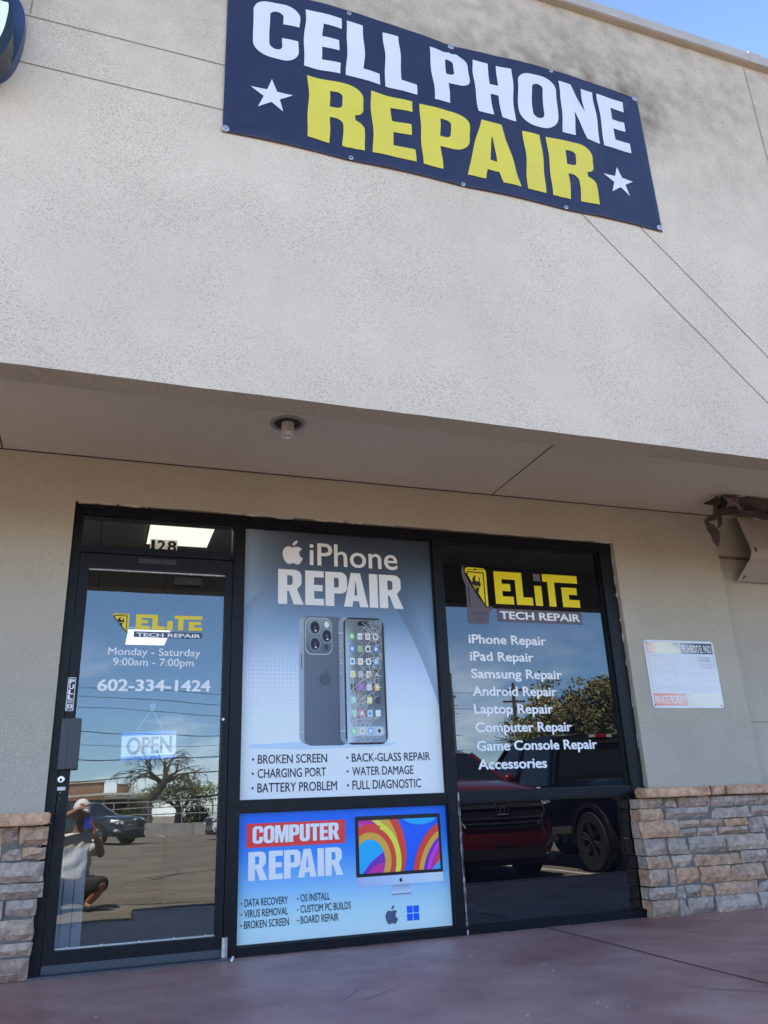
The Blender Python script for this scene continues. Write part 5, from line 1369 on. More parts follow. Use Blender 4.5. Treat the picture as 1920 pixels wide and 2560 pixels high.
def suv(name, label, loc, rot, pm, S=(4.85, .97, 1.72), style='a', hd=0.0):
    t = thing(name, label, 'car', loc, rot, local=True)
    L_, W, H = S; hx = L_ / 2
    kz = H / 1.72
    Z = lambda v: v + hd
    b = MB()
    st = [(-hx, .50, .98, W * .80, W * .76, .03), (-hx + .06, .36, 1.06, W * .93, W * .90, .03), (-hx + .5, .28, 1.10, W * .985, W * .95, .03), (-hx + 1.4, .25, 1.09, W, W * .95, .03), (0, .25, 1.07, W * .99, W * .95, .04), (hx - 1.75, .25, 1.07, W, W * .95, .05), (hx - 1.25, .26, 1.06, W, W * .93, .065), (hx - .7, .27, 1.01, W * .99, W * .90, .07), (hx - .33, .27, .955, W * .95, W * .83, .06), (hx - .13, .27, .90, W * .88, W * .74, .05), (hx - .02, .29, .82, W * .74, W * .62, .04), (hx + .02, .34, .72, W * .64, W * .56, .02)]
    loft(b, [body_ring(x, zl * kz, zb * kz + hd, a, c, cr_) for x, zl, zb, a, c, cr_ in st])
    body = b.build('body', pm, t); smooth_angle(body, 38)
    # greenhouse
    wb_, wt = W * .93, W * .72
    xs_ = [(hx - 1.42, 1.075), (hx - 1.62, 1.20), (hx - 2.25, 1.62), (hx - 2.7, 1.70), (-.35, 1.725), (-hx + 1.0, 1.70), (-hx + .35, 1.62), (-hx + .10, 1.30), (-hx + .07, 1.06)]
    def wid(z): return wb_ + (wt - wb_) * max(0, (z - 1.06) / .66)
    n = len(xs_)
    b = MB(); vs = []
    for s in (1, -1):
        for x, z in xs_: vs.append((x, s * wid(z), z * kz + (hd * max(0, (1.66 - z) / .6) if z < 1.6 else 0)))
    fs = [tuple(range(n)), tuple(reversed(range(n, 2 * n)))] + [(i, i + 1, n + i + 1, n + i) for i in range(n - 1)]
    b.add(vs, fs); b.build('cabin_glass', CARGLASS, t)
    b = MB()
    top = [(x, z) for x, z in xs_ if z > 1.6]
    rings = []
    for x, z in top:
        w = wid(z) + .012; rings.append([(x, -w, (z - .03) * kz), (x, -w * .97, (z + .008) * kz), (x, -w * .5, (z + .032) * kz), (x, w * .5, (z + .032) * kz), (x, w * .97, (z + .008) * kz), (x, w, (z - .03) * kz)])
    loft(b, rings); rf = b.build('roof', pm, t); smooth_angle(rf, 40)
    for s in (1, -1):
        for (xa, za, xb, zb_, r_) in ((hx - 1.40, 1.06, hx - 2.25, 1.62, .035), (-.15, 1.06, -.35, 1.70, .03), (-hx + 1.15, 1.06, -hx + 1.0, 1.69, .045), (-hx + .09, 1.06, -hx + .33, 1.62, .06)):
            MB().tube([(xa, s * (wid(za) + .004), za * kz + hd), (xb, s * (wid(zb_) + .004), zb_ * kz)], r_, 6).build('pillar', pm, t)
    for s in (1, -1):
        b = MB(); b.ico((hx - 1.62, s * (W + .10), 1.12 * kz + hd), .12, 2, (.5, .95, .62)); b.tube([(hx - 1.60, s * W * .93, 1.08 * kz + hd), (hx - 1.62, s * (W + .06), 1.10 * kz + hd)], .025, 6)
        b.build('mirror', pm, t, smooth=True)
    # arches and wheels
    xw = (hx - .95, -hx + .98); rw = .365
    for x in xw:
        for s in (1, -1):
            b = MB(); pts = arc(x, rw, .455, -12, 192, 18); inn = arc(x, rw, .375, 192, -12, 18)
            b.prism(pts + inn, 'y', s * (W + .012), s * (W - .12))
            b.cyl((x, s * (W - .10), rw + .02), .40, .18, axis='y', n=28)
            b.build('wheel_arch', TRIMB, t)
    for x in xw:
        for s in (1, -1): wheel(t, x, s * (W - .10), rw, .235, RIMS[style])
    # front end
    b = MB(); b.prism([(y_, Z(z_)) for y_, z_ in ((-.50, .52), (.50, .52), (.62, .68), (.60, .84), (-.60, .84), (-.62, .68))], 'x', hx - .10, hx + .045); b.build('grille', TRIMB, t)
    b = MB()
    if style == 'a':
        b.box((hx + .045, -.60, .76), (hx + .065, .60, .80), bev=.008); b.box((hx + .045, -.56, .63), (hx + .058, .56, .645)); b.box((hx + .045, -.53, .57), (hx + .058, .53, .585))
        for s in (1, -1): b.tube([(hx + .05, s * .60, .79), (hx + .05, s * .63, .70), (hx + .05, s * .52, .54)], .012, 6)
    else:
        pts = [(hx + .05, -.60, .83), (hx + .05, .60, .83), (hx + .05, .62, .68), (hx + .05, .50, .52), (hx + .05, -.50, .52), (hx + .05, -.62, .68), (hx + .05, -.60, .83)]
        b.tube(pts, .016, 6)
        for z in (.60, .67, .74): b.box((hx + .045, -.55, z), (hx + .055, .55, z + .012))
    b.v = [v + Vector((0, 0, hd)) for v in b.v]; gt = b.build('grille_trim', CHROME, t)
    b = MB()
    if style == 'a':
        ln = [(hx + .075, y, z) for y, z in ((-.095, .835), (.095, .835), (.105, .80), (.075, .685), (-.075, .685), (-.105, .80), (-.095, .835))]
        b.tube(ln, .011, 6); b.prism([(-.055, .815), (-.03, .815), (-.022, .772), (.022, .772), (.03, .815), (.055, .815), (.042, .70), (.018, .70), (.022, .745), (-.022, .745), (-.018, .70), (-.042, .70)], 'x', hx + .068, hx + .082)
    else:
        b.prism([(-.05, .80), (.05, .80), (.05, .83), (.11, .83), (.10, .875), (.05, .875), (.05, .90), (-.05, .90), (-.05, .875), (-.11, .875), (-.10, .83), (-.05, .83)], 'x', hx + .02, hx + .05)
    b.v = [v + Vector((0, 0, hd)) for v in b.v]; b.build('emblem', CHROME, t)
    for s in (1, -1):
        b = MB(); vs = []
        o_ = [(hx - .04, .58, .84), (hx - .12, .68, .90), (hx - .42, W * .865, .965), (hx - .40, W * .925, .86), (hx - .17, W * .85, .76), (hx + .0, .58, .75)]
        b.add([(x, s * y, z * kz + hd) for x, y, z in o_] + [(x + .055, s * (y + .028), z * kz + hd) for x, y, z in o_], [(0, 1, 2, 3, 4, 5), (6, 7, 8, 9, 10, 11)] + [(i, (i + 1) % 6, 6 + (i + 1) % 6, 6 + i) for i in range(6)])
        hl = b.build('headlight', LAMPGLASS, t)
        b = MB(); b.ico((hx - .06, s * .74, (.82 * kz + hd)), .05, 2, (.8, 1, 1)); b.ico((hx - .16, s * .85, (.84 * kz + hd)), .045, 2, (.8, 1, 1)); b.build('reflector', CHROME, hl, smooth=True)
        b = MB(); b.box((hx - .20, s * W * .82 - .09, .44), (hx - .02, s * W * .82 + .09, .53), bev=.02); b.tube([(hx - .02, s * (W * .70), .41), (hx - .10, s * (W * .90), .56)], .016, 6); b.build('fog_lamp', CHROME if style == 'a' else LAMPGLASS, t)
        b = MB(); b.box((-hx - .02, s * W * .80 - .10, .86), (-hx + .14, s * W * .80 + .10, 1.10), bev=.02); b.build('tail_light', REDL, t)
    b = MB(); b.box((hx - .12, -.62, .26), (hx + .035, .62, .42), bev=.02); b.box((hx - .10, -W * .85, .20), (hx - .03, W * .85, .30), bev=.02); b.build('lower_bumper', TRIMB, t)
    b = MB(); b.box((hx + .04, -.16, .47), (hx + .055, .16, .56)) if style == 'b' else b.box((hx + .036, -.10, .44), (hx + .046, .10, .47)); b.build('plate_mount', TRIMB, t)
    for s in (1, -1):
        for xx in (-.02, -hx + 1.25): MB().box((xx - .30, s * W * .955 - .012, .92), (xx - .12, s * W * .955 + .022, .95), bev=.006).build('door_handle', pm, t)
        MB().box((-hx + 1.0, s * (W - .02) - .02, .24), (hx - 1.45, s * (W - .02) + .025, .34), bev=.01).build('sill_trim', TRIMB, t)
    return t
RIMS = {'a': mat('alloy_dark', (.30, .30, .31), .3, metal=.9), 'b': mat('alloy_bright', (.70, .70, .72), .22, metal=1.0), 'c': mat('alloy_grey', (.10, .10, .105), .32, metal=.8)}
suv('parked_car', 'dark red family car parked nose in, mirrored in the right window', (5.28, -7.38, LOTZ), R(90), paint('deep_red_paint', (.13, .009, .013)), S=(4.85, .93, 1.80), style='a', hd=.13)
suv('parked_car', 'charcoal grey car across the lot, mirrored in the door beside the crouching man', (.20, -32.2, LOTZ), R(42), paint('charcoal_paint', (.030, .034, .040)), S=(4.65, .92, 1.66), style='b')
suv('parked_car', 'white car across the lot, mirrored at the right edge of the door glass', (7.45, -32.0, LOTZ), R(174), paint('white_car_paint', (.62, .63, .64), metal=0), S=(4.7, .93, 1.66), style='b')

# pickup backed up to the walk
tk = thing('pickup_truck', 'dark navy pickup truck backed up to the walk, mirrored in the right window', 'truck', (7.92, -7.35, LOTZ), R(-90), local=True)
NP = paint('navy_truck_paint', (.004, .006, .014))
b = MB()
st = [(-2.86, .62, 1.14, .96, .93, 0), (-2.78, .52, 1.18, 1.0, .975, 0), (-1.6, .48, 1.20, 1.01, .985, 0), (-.95, .46, 1.20, 1.01, .985, 0), (1.2, .45, 1.20, 1.01, .975, .03), (1.75, .46, 1.19, 1.01, .96, .06), (2.5, .48, 1.15, 1.0, .93, .07), (2.8, .50, 1.08, .95, .86, .05), (2.9, .55, .95, .86, .78, .03)]
loft(b, [body_ring(*s_) for s_ in st]); o = b.build('body', NP, tk); smooth_angle(o, 35)
def twid(z): return .965 + (.76 - .965) * max(0, (z - 1.19) / .76)
tx = [(1.62, 1.19), (1.05, 1.66), (.72, 1.86), (.3, 1.93), (-.45, 1.945), (-.92, 1.90), (-1.02, 1.19)]
b = MB(); n = len(tx); vs = []
for s in (1, -1):
    for x, z in tx: vs.append((x, s * twid(z), z))
b.add(vs, [tuple(range(n)), tuple(reversed(range(n, 2 * n)))] + [(i, i + 1, n + i + 1, n + i) for i in range(n - 1)] + [(0, n, 2 * n - 1, n - 1)]); b.build('cab_glass', CARGLASS, tk)
b = MB(); rings = []
for x, z in tx[1:-1]:
    w = twid(z) + .012; rings.append([(x, -w, z - .06), (x, -w * .97, z + .008), (x, -w * .5, z + .03), (x, w * .5, z + .03), (x, w * .97, z + .008), (x, w, z - .06)])
loft(b, rings); o = b.build('cab_roof', NP, tk); smooth_angle(o, 40)
for s in (1, -1):
    for xa, za, xb, zb in ((1.62, 1.19, .72, 1.86), (.22, 1.19, .18, 1.93), (-.85, 1.19, -.80, 1.90), (-1.00, 1.19, -.93, 1.88)):
        MB().tube([(xa, s * (twid(za) + .004), za), (xb, s * (twid(zb) + .004), zb)], .045, 6).build('pillar', NP, tk)
b = MB(); b.box((-1.03, -.62, 1.235), (-.995, .62, 1.25)); b.box((-1.0, -.64, 1.80), (-.93, .64, 1.815)); b.build('rear_window_trim', CHROME, tk)
b = MB(); b.box((-.985, -.10, 1.875), (-.93, .10, 1.925), bev=.008); o = b.build('brake_lamp', REDL, tk)
b = MB(); b.box((-.985, .105, 1.877), (-.93, .20, 1.923), bev=.006); b.box((-.985, -.20, 1.877), (-.93, -.105, 1.923), bev=.006); b.build('cargo_lamp', LAMPGLASS, o)
b = MB(); b.box((-2.74, -.86, 1.16), (-1.10, .86, 1.205)); b.build('bed_cover', TRIMB, tk)
b = MB(); b.box((-2.90, -.72, .68), (-2.84, .72, 1.17), bev=.012); o = b.build('tailgate', NP, tk)
b = MB(); b.box((-2.925, -.13, 1.02), (-2.90, .13, 1.10), bev=.01); b.build('handle', TRIMB, o)
b = MB(); b.box((-3.02, -.95, .44), (-2.84, .95, .60), bev=.03); b.build('rear_bumper', CHROME, tk)
for s in (1, -1):
    b = MB(); b.box((-2.90, s * .88 - .075, .72), (-2.78, s * .88 + .085, 1.15), bev=.015); b.build('tail_light', REDL, tk)
    b = MB(); b.ico((1.45, s * 1.14, 1.30), .14, 2, (.5, .8, .9)); b.build('mirror', NP, tk, smooth=True)
    b = MB(); b.box((2.72, s * .78 - .14, .86), (2.90, s * .78 + .14, 1.04), bev=.02); b.build('headlight', LAMPGLASS, tk)
for x in (1.86, -1.95):
    for s in (1, -1):
        b = MB(); b.prism(arc(x, .40, .51, -8, 188, 20) + arc(x, .40, .44, 188, -8, 20), 'y', s * 1.035, s * .88); b.cyl((x, s * .90, .44), .46, .16, axis='y', n=28); b.build('wheel_arch', TRIMB, tk)
for x in (1.86, -1.95):
    for s in (1, -1): wheel(tk, x, s * .90, .40, .27, RIMS['c'], 6)
b = MB(); b.box((2.88, -.55, .66), (2.93, .55, 1.0), bev=.02); b.build('grille', TRIMB, tk)
for s in (1, -1):
    for xx in (.05, -.75): MB().box((xx - .1, s * .985 - .01, 1.04), (xx + .1, s * .985 + .03, 1.07), bev=.006).build('door_handle', NP, tk)

# ================================================================== across the lot
b = MB()
for k in range(-7, 10):
    b.box((k * 3.0 + .006, -46.2, LOTZ - .1), (k * 3.0 + 2.994, -45.9, .36 + .01 * (k % 3)), bev=.02)
o = b.build('barrier_wall', mat('aged_concrete', (.30, .285, .26), .9, var=(.9, .3)), loc=(0, -46, LOTZ)); tag(o, 'low stained concrete wall along the far side of the parking lot', 'wall')
fn = thing('rail_fence', 'grey metal rail fence standing behind the low concrete wall', 'fence', (5, -47.0, LOTZ))
FNM = mat('galvanised_rail', (.30, .29, .27), .5, metal=.6)
for k in range(14):
    x = -6 + 1.9 * k; b = MB(); b.cyl((x, -47, .70), .045, 1.9, n=10); b.build('post', FNM, fn)
for z in (.85, 1.25, 1.60): MB().tube([(-6, -47, z), (19, -47, z)], .03, 8).build('rail', FNM, fn)

BARK = mat('mesquite_bark', (.055, .045, .038), .95, var=(6, .3), bump=(18, .8, .03))
TWIG = mat('dry_twigs', (.085, .068, .052), .95)
def leafmat(name, c): return mat(name, c, .8, spec=.2, vcol=True)
LEAFM = leafmat('leaf', (1, 1, 1))
def foliage(name, parent, blobs, n, size, cols, seed, drop=0.0):
    rnd = random.Random(seed); vs = []; fs = []; cs = []
    tot = sum(q_[3] * q_[4] * q_[5] for q_ in blobs)
    for (cx, cy, cz, rx, ry, rz) in blobs:
        m = int(n * rx * ry * rz / tot)
        tone = rnd.uniform(.75, 1.25)
        for k in range(m):
            d = Vector((rnd.gauss(0, 1), rnd.gauss(0, 1), rnd.gauss(0, 1))).normalized() * (rnd.random() ** .45)
            if noise.noise(Vector((d.x * 2.2 + cx, d.y * 2.2 + cy, d.z * 2.2 + seed))) < -.18: continue
            p = Vector((cx + d.x * rx, cy + d.y * ry, cz + d.z * rz))
            s_ = size * rnd.uniform(.6, 1.5)
            u = Vector((rnd.gauss(0, 1), rnd.gauss(0, 1), rnd.gauss(0, 1) - drop)).normalized(); w = u.cross(Vector((rnd.gauss(0, 1), rnd.gauss(0, 1), rnd.gauss(0, 1)))).normalized()
            a = len(vs); vs += [p - u * s_, p + w * s_ * .45, p + u * s_, p - w * s_ * .45]; fs.append((a, a + 1, a + 2, a + 3))
            c = mixc(rnd.choice(cols), rnd.choice(cols), rnd.random()); c = tuple(v * tone for v in c); cs += [c] * 4
    return mobj(name, vs, fs, LEAFM, parent, colors=cs)
def branches(b, p, d, ln, r, depth, rnd, spread=.55, droop=0.0, ends=None):
    n = 4; pts = [p]; rs = [r]
    for k in range(n):
        d = (d + Vector((rnd.uniform(-1, 1), rnd.uniform(-1, 1), rnd.uniform(-.7, .7))) * .18 + Vector((0, 0, -droop))).normalized()
        p = p + d * ln / n; pts.append(p); rs.append(r * (1 - .5 * (k + 1) / n))
    b.tube(pts, rs, 7 if depth > 2 else 4, cap=depth > 2)
    if depth == 0:
        if ends is not None: ends.append(p)
        return
    for k in range(rnd.choice((2, 3, 3)) if depth > 1 else 3):
        q_ = (d + Vector((rnd.uniform(-1, 1), rnd.uniform(-1, 1), rnd.uniform(-.55, .75))) * spread).normalized()
        branches(b, pts[-1 if k < 2 else -2], q_, ln * rnd.uniform(.62, .85), r * .55, depth - 1, rnd, spread, droop * 1.25, ends)
# leaning bare mesquite
tr = thing('mesquite_tree', 'leaning tree with a bare drooping twiggy crown beyond the low wall', 'tree', (3.45, -49, LOTZ))
rnd = random.Random(12); b = MB()
b.tube([(3.45, -49, LOTZ), (3.40, -49, .6), (3.42, -49, 1.25), (3.75, -49, 1.85), (4.25, -49, 2.35), (4.5, -49, 2.8)], [.36, .30, .27, .26, .24, .20], 10); b.build('trunk', BARK, tr)
b = MB()
for d in ((.15, .1, 1), (.75, -.1, .75), (-.7, .2, .75), (.95, .3, .55), (-.95, -.2, .5), (.3, -.5, .8), (-.9, .3, .7), (.6, .5, .9)):
    branches(b, Vector((4.45, -49, 2.72)), Vector(d).normalized(), 1.05, .12, 5, rnd, .85, .075)
b.build('crown', TWIG, tr, fix=False)
G1 = [(.16, .20, .08), (.20, .24, .10), (.11, .15, .055), (.24, .27, .13)]
G2 = [(.05, .075, .025), (.07, .10, .03), (.04, .06, .02)]
G3 = [(.26, .235, .10), (.17, .18, .07), (.34, .28, .14), (.12, .13, .05), (.38, .31, .17)]
tr = thing('palo_verde_tree', 'soft green tree spreading behind the leaning bare tree', 'tree', (6.0, -56, LOTZ))
b = MB(); b.tube([(6.0, -56, LOTZ), (6.1, -56, 1.0), (5.9, -56, 2.0)], [.25, .2, .15], 8); b.tube([(6.05, -56, .9), (7.2, -56, 2.2)], [.16, .08], 6); b.tube([(6.0, -56, 1.2), (4.7, -56, 2.3)], [.14, .07], 6); b.build('trunk', BARK, tr)
foliage('crown', tr, [(5.9, -56, 2.5, 1.8, 1.5, 1.0), (4.4, -56, 2.1, 1.3, 1.2, .8), (7.6, -56, 2.2, 1.5, 1.3, .9)], 9000, .07, G1, 4, drop=1.0)
for (x, y, r_, lab, sd) in ((2.9, -51, 1.0, 'dark green bush left of the leaning trunk behind the wall', 3), (6.6, -50.5, .9, 'rounded dark green bush right of the leaning trunk behind the rail fence', 8), (9.8, -52, 1.1, 'dark green bush near the white car beyond the rail fence', 9)):
    sh = thing('bush', lab, 'bush', (x, y, LOTZ), group='bushes behind the far wall')
    b = MB()
    for k in range(5): b.tube([(x, y, LOTZ), (x + .5 * math.cos(k * 1.3), y + .4 * math.sin(k * 1.3), .9)], [.05, .02], 5)
    b.build('stems', BARK, sh); foliage('leaves', sh, [(x, y, .75, r_, r_, .85), (x + .5, y, .6, r_ * .7, r_ * .7, .7)], 1500, .10, G2, sd)
# large tree mirrored in the right window
tr = thing('shade_tree', 'large olive green tree rising above the navy pickup in the right window reflection', 'tree', (27.5, -38.5, LOTZ))
b = MB(); rnd = random.Random(5); ends = []
b.tube([(27.5, -38.5, LOTZ), (27.6, -38.5, 1.2), (27.4, -38.5, 2.4)], [.34, .28, .25], 10); b.build('trunk', BARK, tr)
b = MB()
for d in ((.1, .1, 1), (.8, 0, .8), (-.8, .1, .75), (.4, -.6, .8), (-.3, .6, .9)): branches(b, Vector((27.45, -38.5, 2.3)), Vector(d).normalized(), 2.0, .16, 3, rnd, .6, 0, ends)
b.build('limbs', BARK, tr, fix=False)
bl = []; rnd = random.Random(77)
for (x, z, rx, rz) in ((24.3, 4.6, 1.5, .9), (25.4, 5.4, 1.3, 1.2), (26.1, 6.7, 1.0, 1.0), (27.3, 5.3, 1.7, 1.5), (28.9, 5.8, 1.6, 1.4), (29.4, 7.0, 1.2, .9), (30.8, 6.3, 1.6, 1.4), (31.5, 4.7, 1.8, 1.3), (29.6, 4.2, 1.8, 1.1), (26.4, 4.1, 1.9, 1.0), (33.2, 5.6, 1.4, 1.4), (24.9, 3.6, 1.6, .8)):
    bl.append((x, -38.5 + rnd.uniform(-1, 1), z, rx, rx * .9, rz))
    for k in range(4): bl.append((x + rnd.uniform(-1, 1) * rx, -38.5 + rnd.uniform(-1, 1), z + rnd.uniform(-.3, 1.1) * rz, rx * .4, rx * .4, rz * .4))
foliage('crown', tr, bl, 26000, .12, G3, 6, drop=.3)

def util_pole(name, label, x, y, top, r, arms, wood):
    t = thing(name, label, 'pole', (x, y, LOTZ), group='utility poles along the street')
    b = MB(); b.tube([(x, y, LOTZ), (x, y, top)], [r, r * .75], 10); b.build('shaft', wood, t)
    for (za, half, nI) in arms:
        b = MB(); b.box((x - half, y - .06, za - .07), (x + half, y + .06, za + .07)); ar = b.build('crossarm', wood, t)
        b = MB()
        for k in range(nI):
            xx = x - half + .1 + (2 * half - .2) * k / (nI - 1); b.lathe((xx, y, za + .07), [(.03, 0), (.05, .05), (.05, .10), (.03, .14), (.001, .15)], n=8)
        b.build('insulator', mat('insulator_grey', (.25, .24, .23), .3), ar)
    return t
WOOD = mat('pole_wood', (.085, .060, .045), .95, var=(3, .25)); STEELG = mat('grey_pole', (.13, .13, .125), .6)
PY = -60.0
util_pole('utility_pole', 'brown wooden utility pole with two crossarms left of the large tree', 35.4, PY, 10.8, .19, ((9.25, 1.1, 4), (10.2, .95, 4)), WOOD)
util_pole('utility_pole', 'plain grey pole at the left side of the right window reflection', 29.4, PY, 11.6, .16, ((9.6, .35, 2),), STEELG)
t = thing('transformer', 'light grey can shaped transformer on the brown utility pole', 'transformer', (35.75, PY, 8.9)); b = MB(); b.lathe((35.8, PY + .1, 8.3), [(.001, 0), (.22, 0), (.22, .7), (.15, .78), (.001, .8)], n=16); b.build('can', mat('transformer_grey', (.33, .30, .27), .5), t); b = MB(); b.box((35.5, PY - .05, 8.55), (35.62, PY + .05, 8.8)); b.build('bracket', STEELG, t)
WIREM = mat('wire_black', (.02, .02, .02), .6)
for k, (z0, z1, sag, y, lab) in enumerate(((11.1, 8.9, .35, PY, 'topmost black power line over the street'), (10.4, 8.2, .4, PY, 'second black power line from the top'), (9.35, 7.6, .3, PY - .4, 'black power line third from the top'), (7.3, 6.3, .25, PY, 'thick black cable just above the bare tree'), (6.4, 5.8, .3, PY - .2, 'thin cable crossing behind the OPEN sign'), (5.3, 4.95, .28, PY + .2, 'heavy black cable lowest but one over the lot'), (3.1, 4.6, .05, PY - .5, 'lowest cable sloping up to the right'), (9.0, 9.3, .7, PY, 'cable drooping between the poles, below the crossarms'), (10.2, 10.6, .5, PY + .3, 'cable strung level with the upper crossarm'))):
    pts = []
    xa, xb = (-12, 30) if k < 7 else (20, 70)
    for i in range(31):
        u = i / 30; pts.append((xa + (xb - xa) * u, y, z0 + (z1 - z0) * u - sag * 4 * u * (1 - u) + .05 * math.sin(u * 17 + k)))
    b = MB(); b.tube(pts, (.022, .022, .02, .028, .016, .036, .04, .02, .016)[k], 5); tag(b.build('power_line', WIREM, loc=(xa, y, z0)), lab, 'cable', 'overhead lines across the street')

# far buildings
fb = thing('brick_building', 'low tan brick building across the street behind the crouching man', 'building', (-5, -72, LOTZ))
BRK = mat('tan_brick', (.30, .175, .115), .9, var=(2, .15)); CREAM = mat('cream_trim', (.55, .52, .45), .8)
b = MB(); b.box((-14, -80, LOTZ), (1.35, -72, 3.75)); b.build('wall', BRK, fb)
b = MB(); b.box((-14.1, -72.2, 3.75), (1.45, -71.9, 3.95)); b.build('coping', CREAM, fb)
b = MB(); b.box((-14, -71.5, 2.55), (5.5, -68.8, 2.72)); b.build('canopy', CREAM, fb)
for k in range(11): MB().box((-13.5 + 1.85 * k, -68.95, LOTZ), (-13.4 + 1.85 * k, -68.85, 2.55)).build('canopy_post', STEELG, fb)
b = MB(); b.box((-14, -71.9, .9), (5.2, -71.8, 2.3)); b.build('shop_glazing', CARGLASS, fb)
b = MB(); b.box((1.45, -78, LOTZ), (5.4, -71.8, 2.54)); b.build('annex_wall', mat('grey_render', (.26, .25, .24), .9), fb)
fb2 = thing('chimney_building', 'small block of brick with a flat top beside the low canopy', 'building', (3.0, -76, LOTZ)); b = MB(); b.box((2.6, -79, LOTZ), (3.6, -78.2, 3.7)); b.build('wall', BRK, fb2); b = MB(); b.box((2.55, -79.05, 3.7), (3.65, -78.15, 3.8)); b.build('coping', CREAM, fb2)
fb = thing('beige_building', 'beige flat roofed building below the plain grey pole', 'building', (25, -64, LOTZ)); b = MB(); b.box((14, -70, LOTZ), (30.3, -63, 6.0)); b.build('wall', mat('beige_render', (.48, .42, .30), .9), fb); b = MB(); b.box((13.9, -70.1, 6.0), (30.4, -62.9, 6.25)); b.build('coping', mat('ochre_trim', (.40, .32, .16), .9), fb)
for k in range(5): MB().box((15.5 + 3 * k, -62.99, .8), (17 + 3 * k, -62.95, 2.4)).build('window', CARGLASS, fb)
sh = thing('bus_shelter', 'open frame shelter with a flat pinkish roof at the right edge of the door glass', 'shelter', (9.0, -50, LOTZ))
for x in (6.9, 8.3, 10.4): MB().box((x - .05, -50.05, LOTZ), (x + .05, -49.95, 1.75)).build('post', FNM, sh); MB().box((x - .05, -51.55, LOTZ), (x + .05, -51.45, 1.85)).build('post', FNM, sh); b = MB(); b.add([(6.6, -49.8, 1.74), (10.8, -49.8, 2.05), (10.8, -51.7, 2.05), (6.6, -51.7, 1.74), (6.6, -49.8, 1.84), (10.8, -49.8, 2.15), (10.8, -51.7, 2.15), (6.6, -51.7, 1.84)], [(0, 3, 2, 1), (4, 5, 6, 7), (0, 1, 5, 4), (1, 2, 6, 5), (2, 3, 7, 6), (3, 0, 4, 7)]); b.build('roof', mat('shelter_roof', (.42, .30, .26), .7), sh)
b = MB(); b.box((8.3, -51.5, .1), (10.4, -51.46, 1.6)); b.build('back_panel', mat('shelter_panel', (.20, .16, .15), .7), sh)
t = thing('traffic_cone', 'small orange traffic cone standing on the far walk behind the wall', 'cone', (2.75, -46.9, LOTZ)); b = MB(); b.lathe((2.75, -46.9, LOTZ), [(.001, .0), (.15, .02), (.03, .72), (.001, .74)], n=14); b.build('cone_body', mat('cone_orange', (.75, .12, .03), .5), t); b = MB(); b.box((2.55, -47.1, LOTZ + .0), (2.95, -46.7, LOTZ + .03)); b.build('cone_base', TRIMB, t)

# ================================================================== the crouching man with the phone
def skinned(name, verts, edges, material, parent, root=0, sub=2, extra=None):
    me = bpy.data.meshes.new(name + '_cage'); bm = bmesh.new()
    lay = bm.verts.layers.skin.verify()
    off = OFF[parent.name]; vs = []
    for (p, r) in verts:
        v = bm.verts.new(Vector(p) - off); rx = r if isinstance(r, tuple) else (r, r); v[lay].radius = rx; vs.append(v)
    vs[root][lay].use_root = True
    for a, c in edges: bm.edges.new((vs[a], vs[c]))
    bm.to_mesh(me); bm.free()
    o = bpy.data.objects.new(name + '_cage', me); COL.objects.link(o)
    m = o.modifiers.new('s', 'SKIN'); m.use_smooth_shade = True
    m2 = o.modifiers.new('u', 'SUBSURF'); m2.levels = sub; m2.render_levels = sub
    bpy.context.view_layer.update()
    ev = o.evaluated_get(bpy.context.evaluated_depsgraph_get())
    nm = bpy.data.meshes.new_from_object(ev)
    bpy.data.objects.remove(o); bpy.data.meshes.remove(me)
    bm = bmesh.new(); bm.from_mesh(nm)
    if extra: extra(bm, off)
    bm.to_mesh(nm); bm.free()
    nm.name = name; nm.materials.clear(); nm.materials.append(material)
    nm.polygons.foreach_set('use_smooth', [True] * len(nm.polygons))
    ob = bpy.data.objects.new(name, nm); COL.objects.link(ob); ob.parent = parent; OFF[ob.name] = off
    return ob
PR = (0.13, -5.40, LOTZ)
pn = thing('person', 'crouching man in white cap, white t-shirt and dark shorts, shading his eyes', 'person', PR)
SKIN = mat('skin', (.30, .155, .095), .55, spec=.35)
SHIRT = mat('white_tshirt', (.62, .62, .62), .85, var=(9, .06), bump=(7, .5, .03))
SHORT = mat('dark_shorts', (.016, .018, .016), .85, var=(12, .3))
HAIR = mat('dark_hair', (.010, .008, .007), .8, bump=(120, .8, .004))
V = []; E_ = []
def av(p, r, link=None):
    V.append((p, r)); i = len(V) - 1
    if link is not None: E_.append((link, i))
    return i
pel = av((.10, -5.46, .05), (.155, .13))
wai = av((.10, -5.45, .18), (.145, .115), pel); che = av((.10, -5.43, .40), (.165, .12), wai); upc = av((.10, -5.42, .53), (.12, .09), che)
nk = av((.105, -5.40, .625), .058, upc); nk2 = av((.112, -5.385, .69), .056, nk)
hd1 = av((.118, -5.365, .755), (.072, .083), nk2); hd2 = av((.122, -5.365, .83), (.078, .095), hd1); hd3 = av((.122, -5.372, .90), (.070, .085), hd2)
# right arm (his), holding the phone
sR = av((.27, -5.42, .52), .066, upc); eR = av((.375, -5.30, .37), .048, sR); fR = av((.345, -5.23, .48), .047, eR); wR = av((.292, -5.165, .595), .031, fR); pR = av((.268, -5.152, .652), (.036, .020), wR)
# left arm raised over the brow
sL = av((-.065, -5.42, .52), .066, upc); uL = av((-.16, -5.36, .58), .052, sL); eL = av((-.235, -5.27, .69), .046, uL); fL = av((-.13, -5.235, .76), .046, eL); wL = av((.055, -5.20, .855), .029, fL); pL = av((.125, -5.195, .885), (.018, .038), wL)
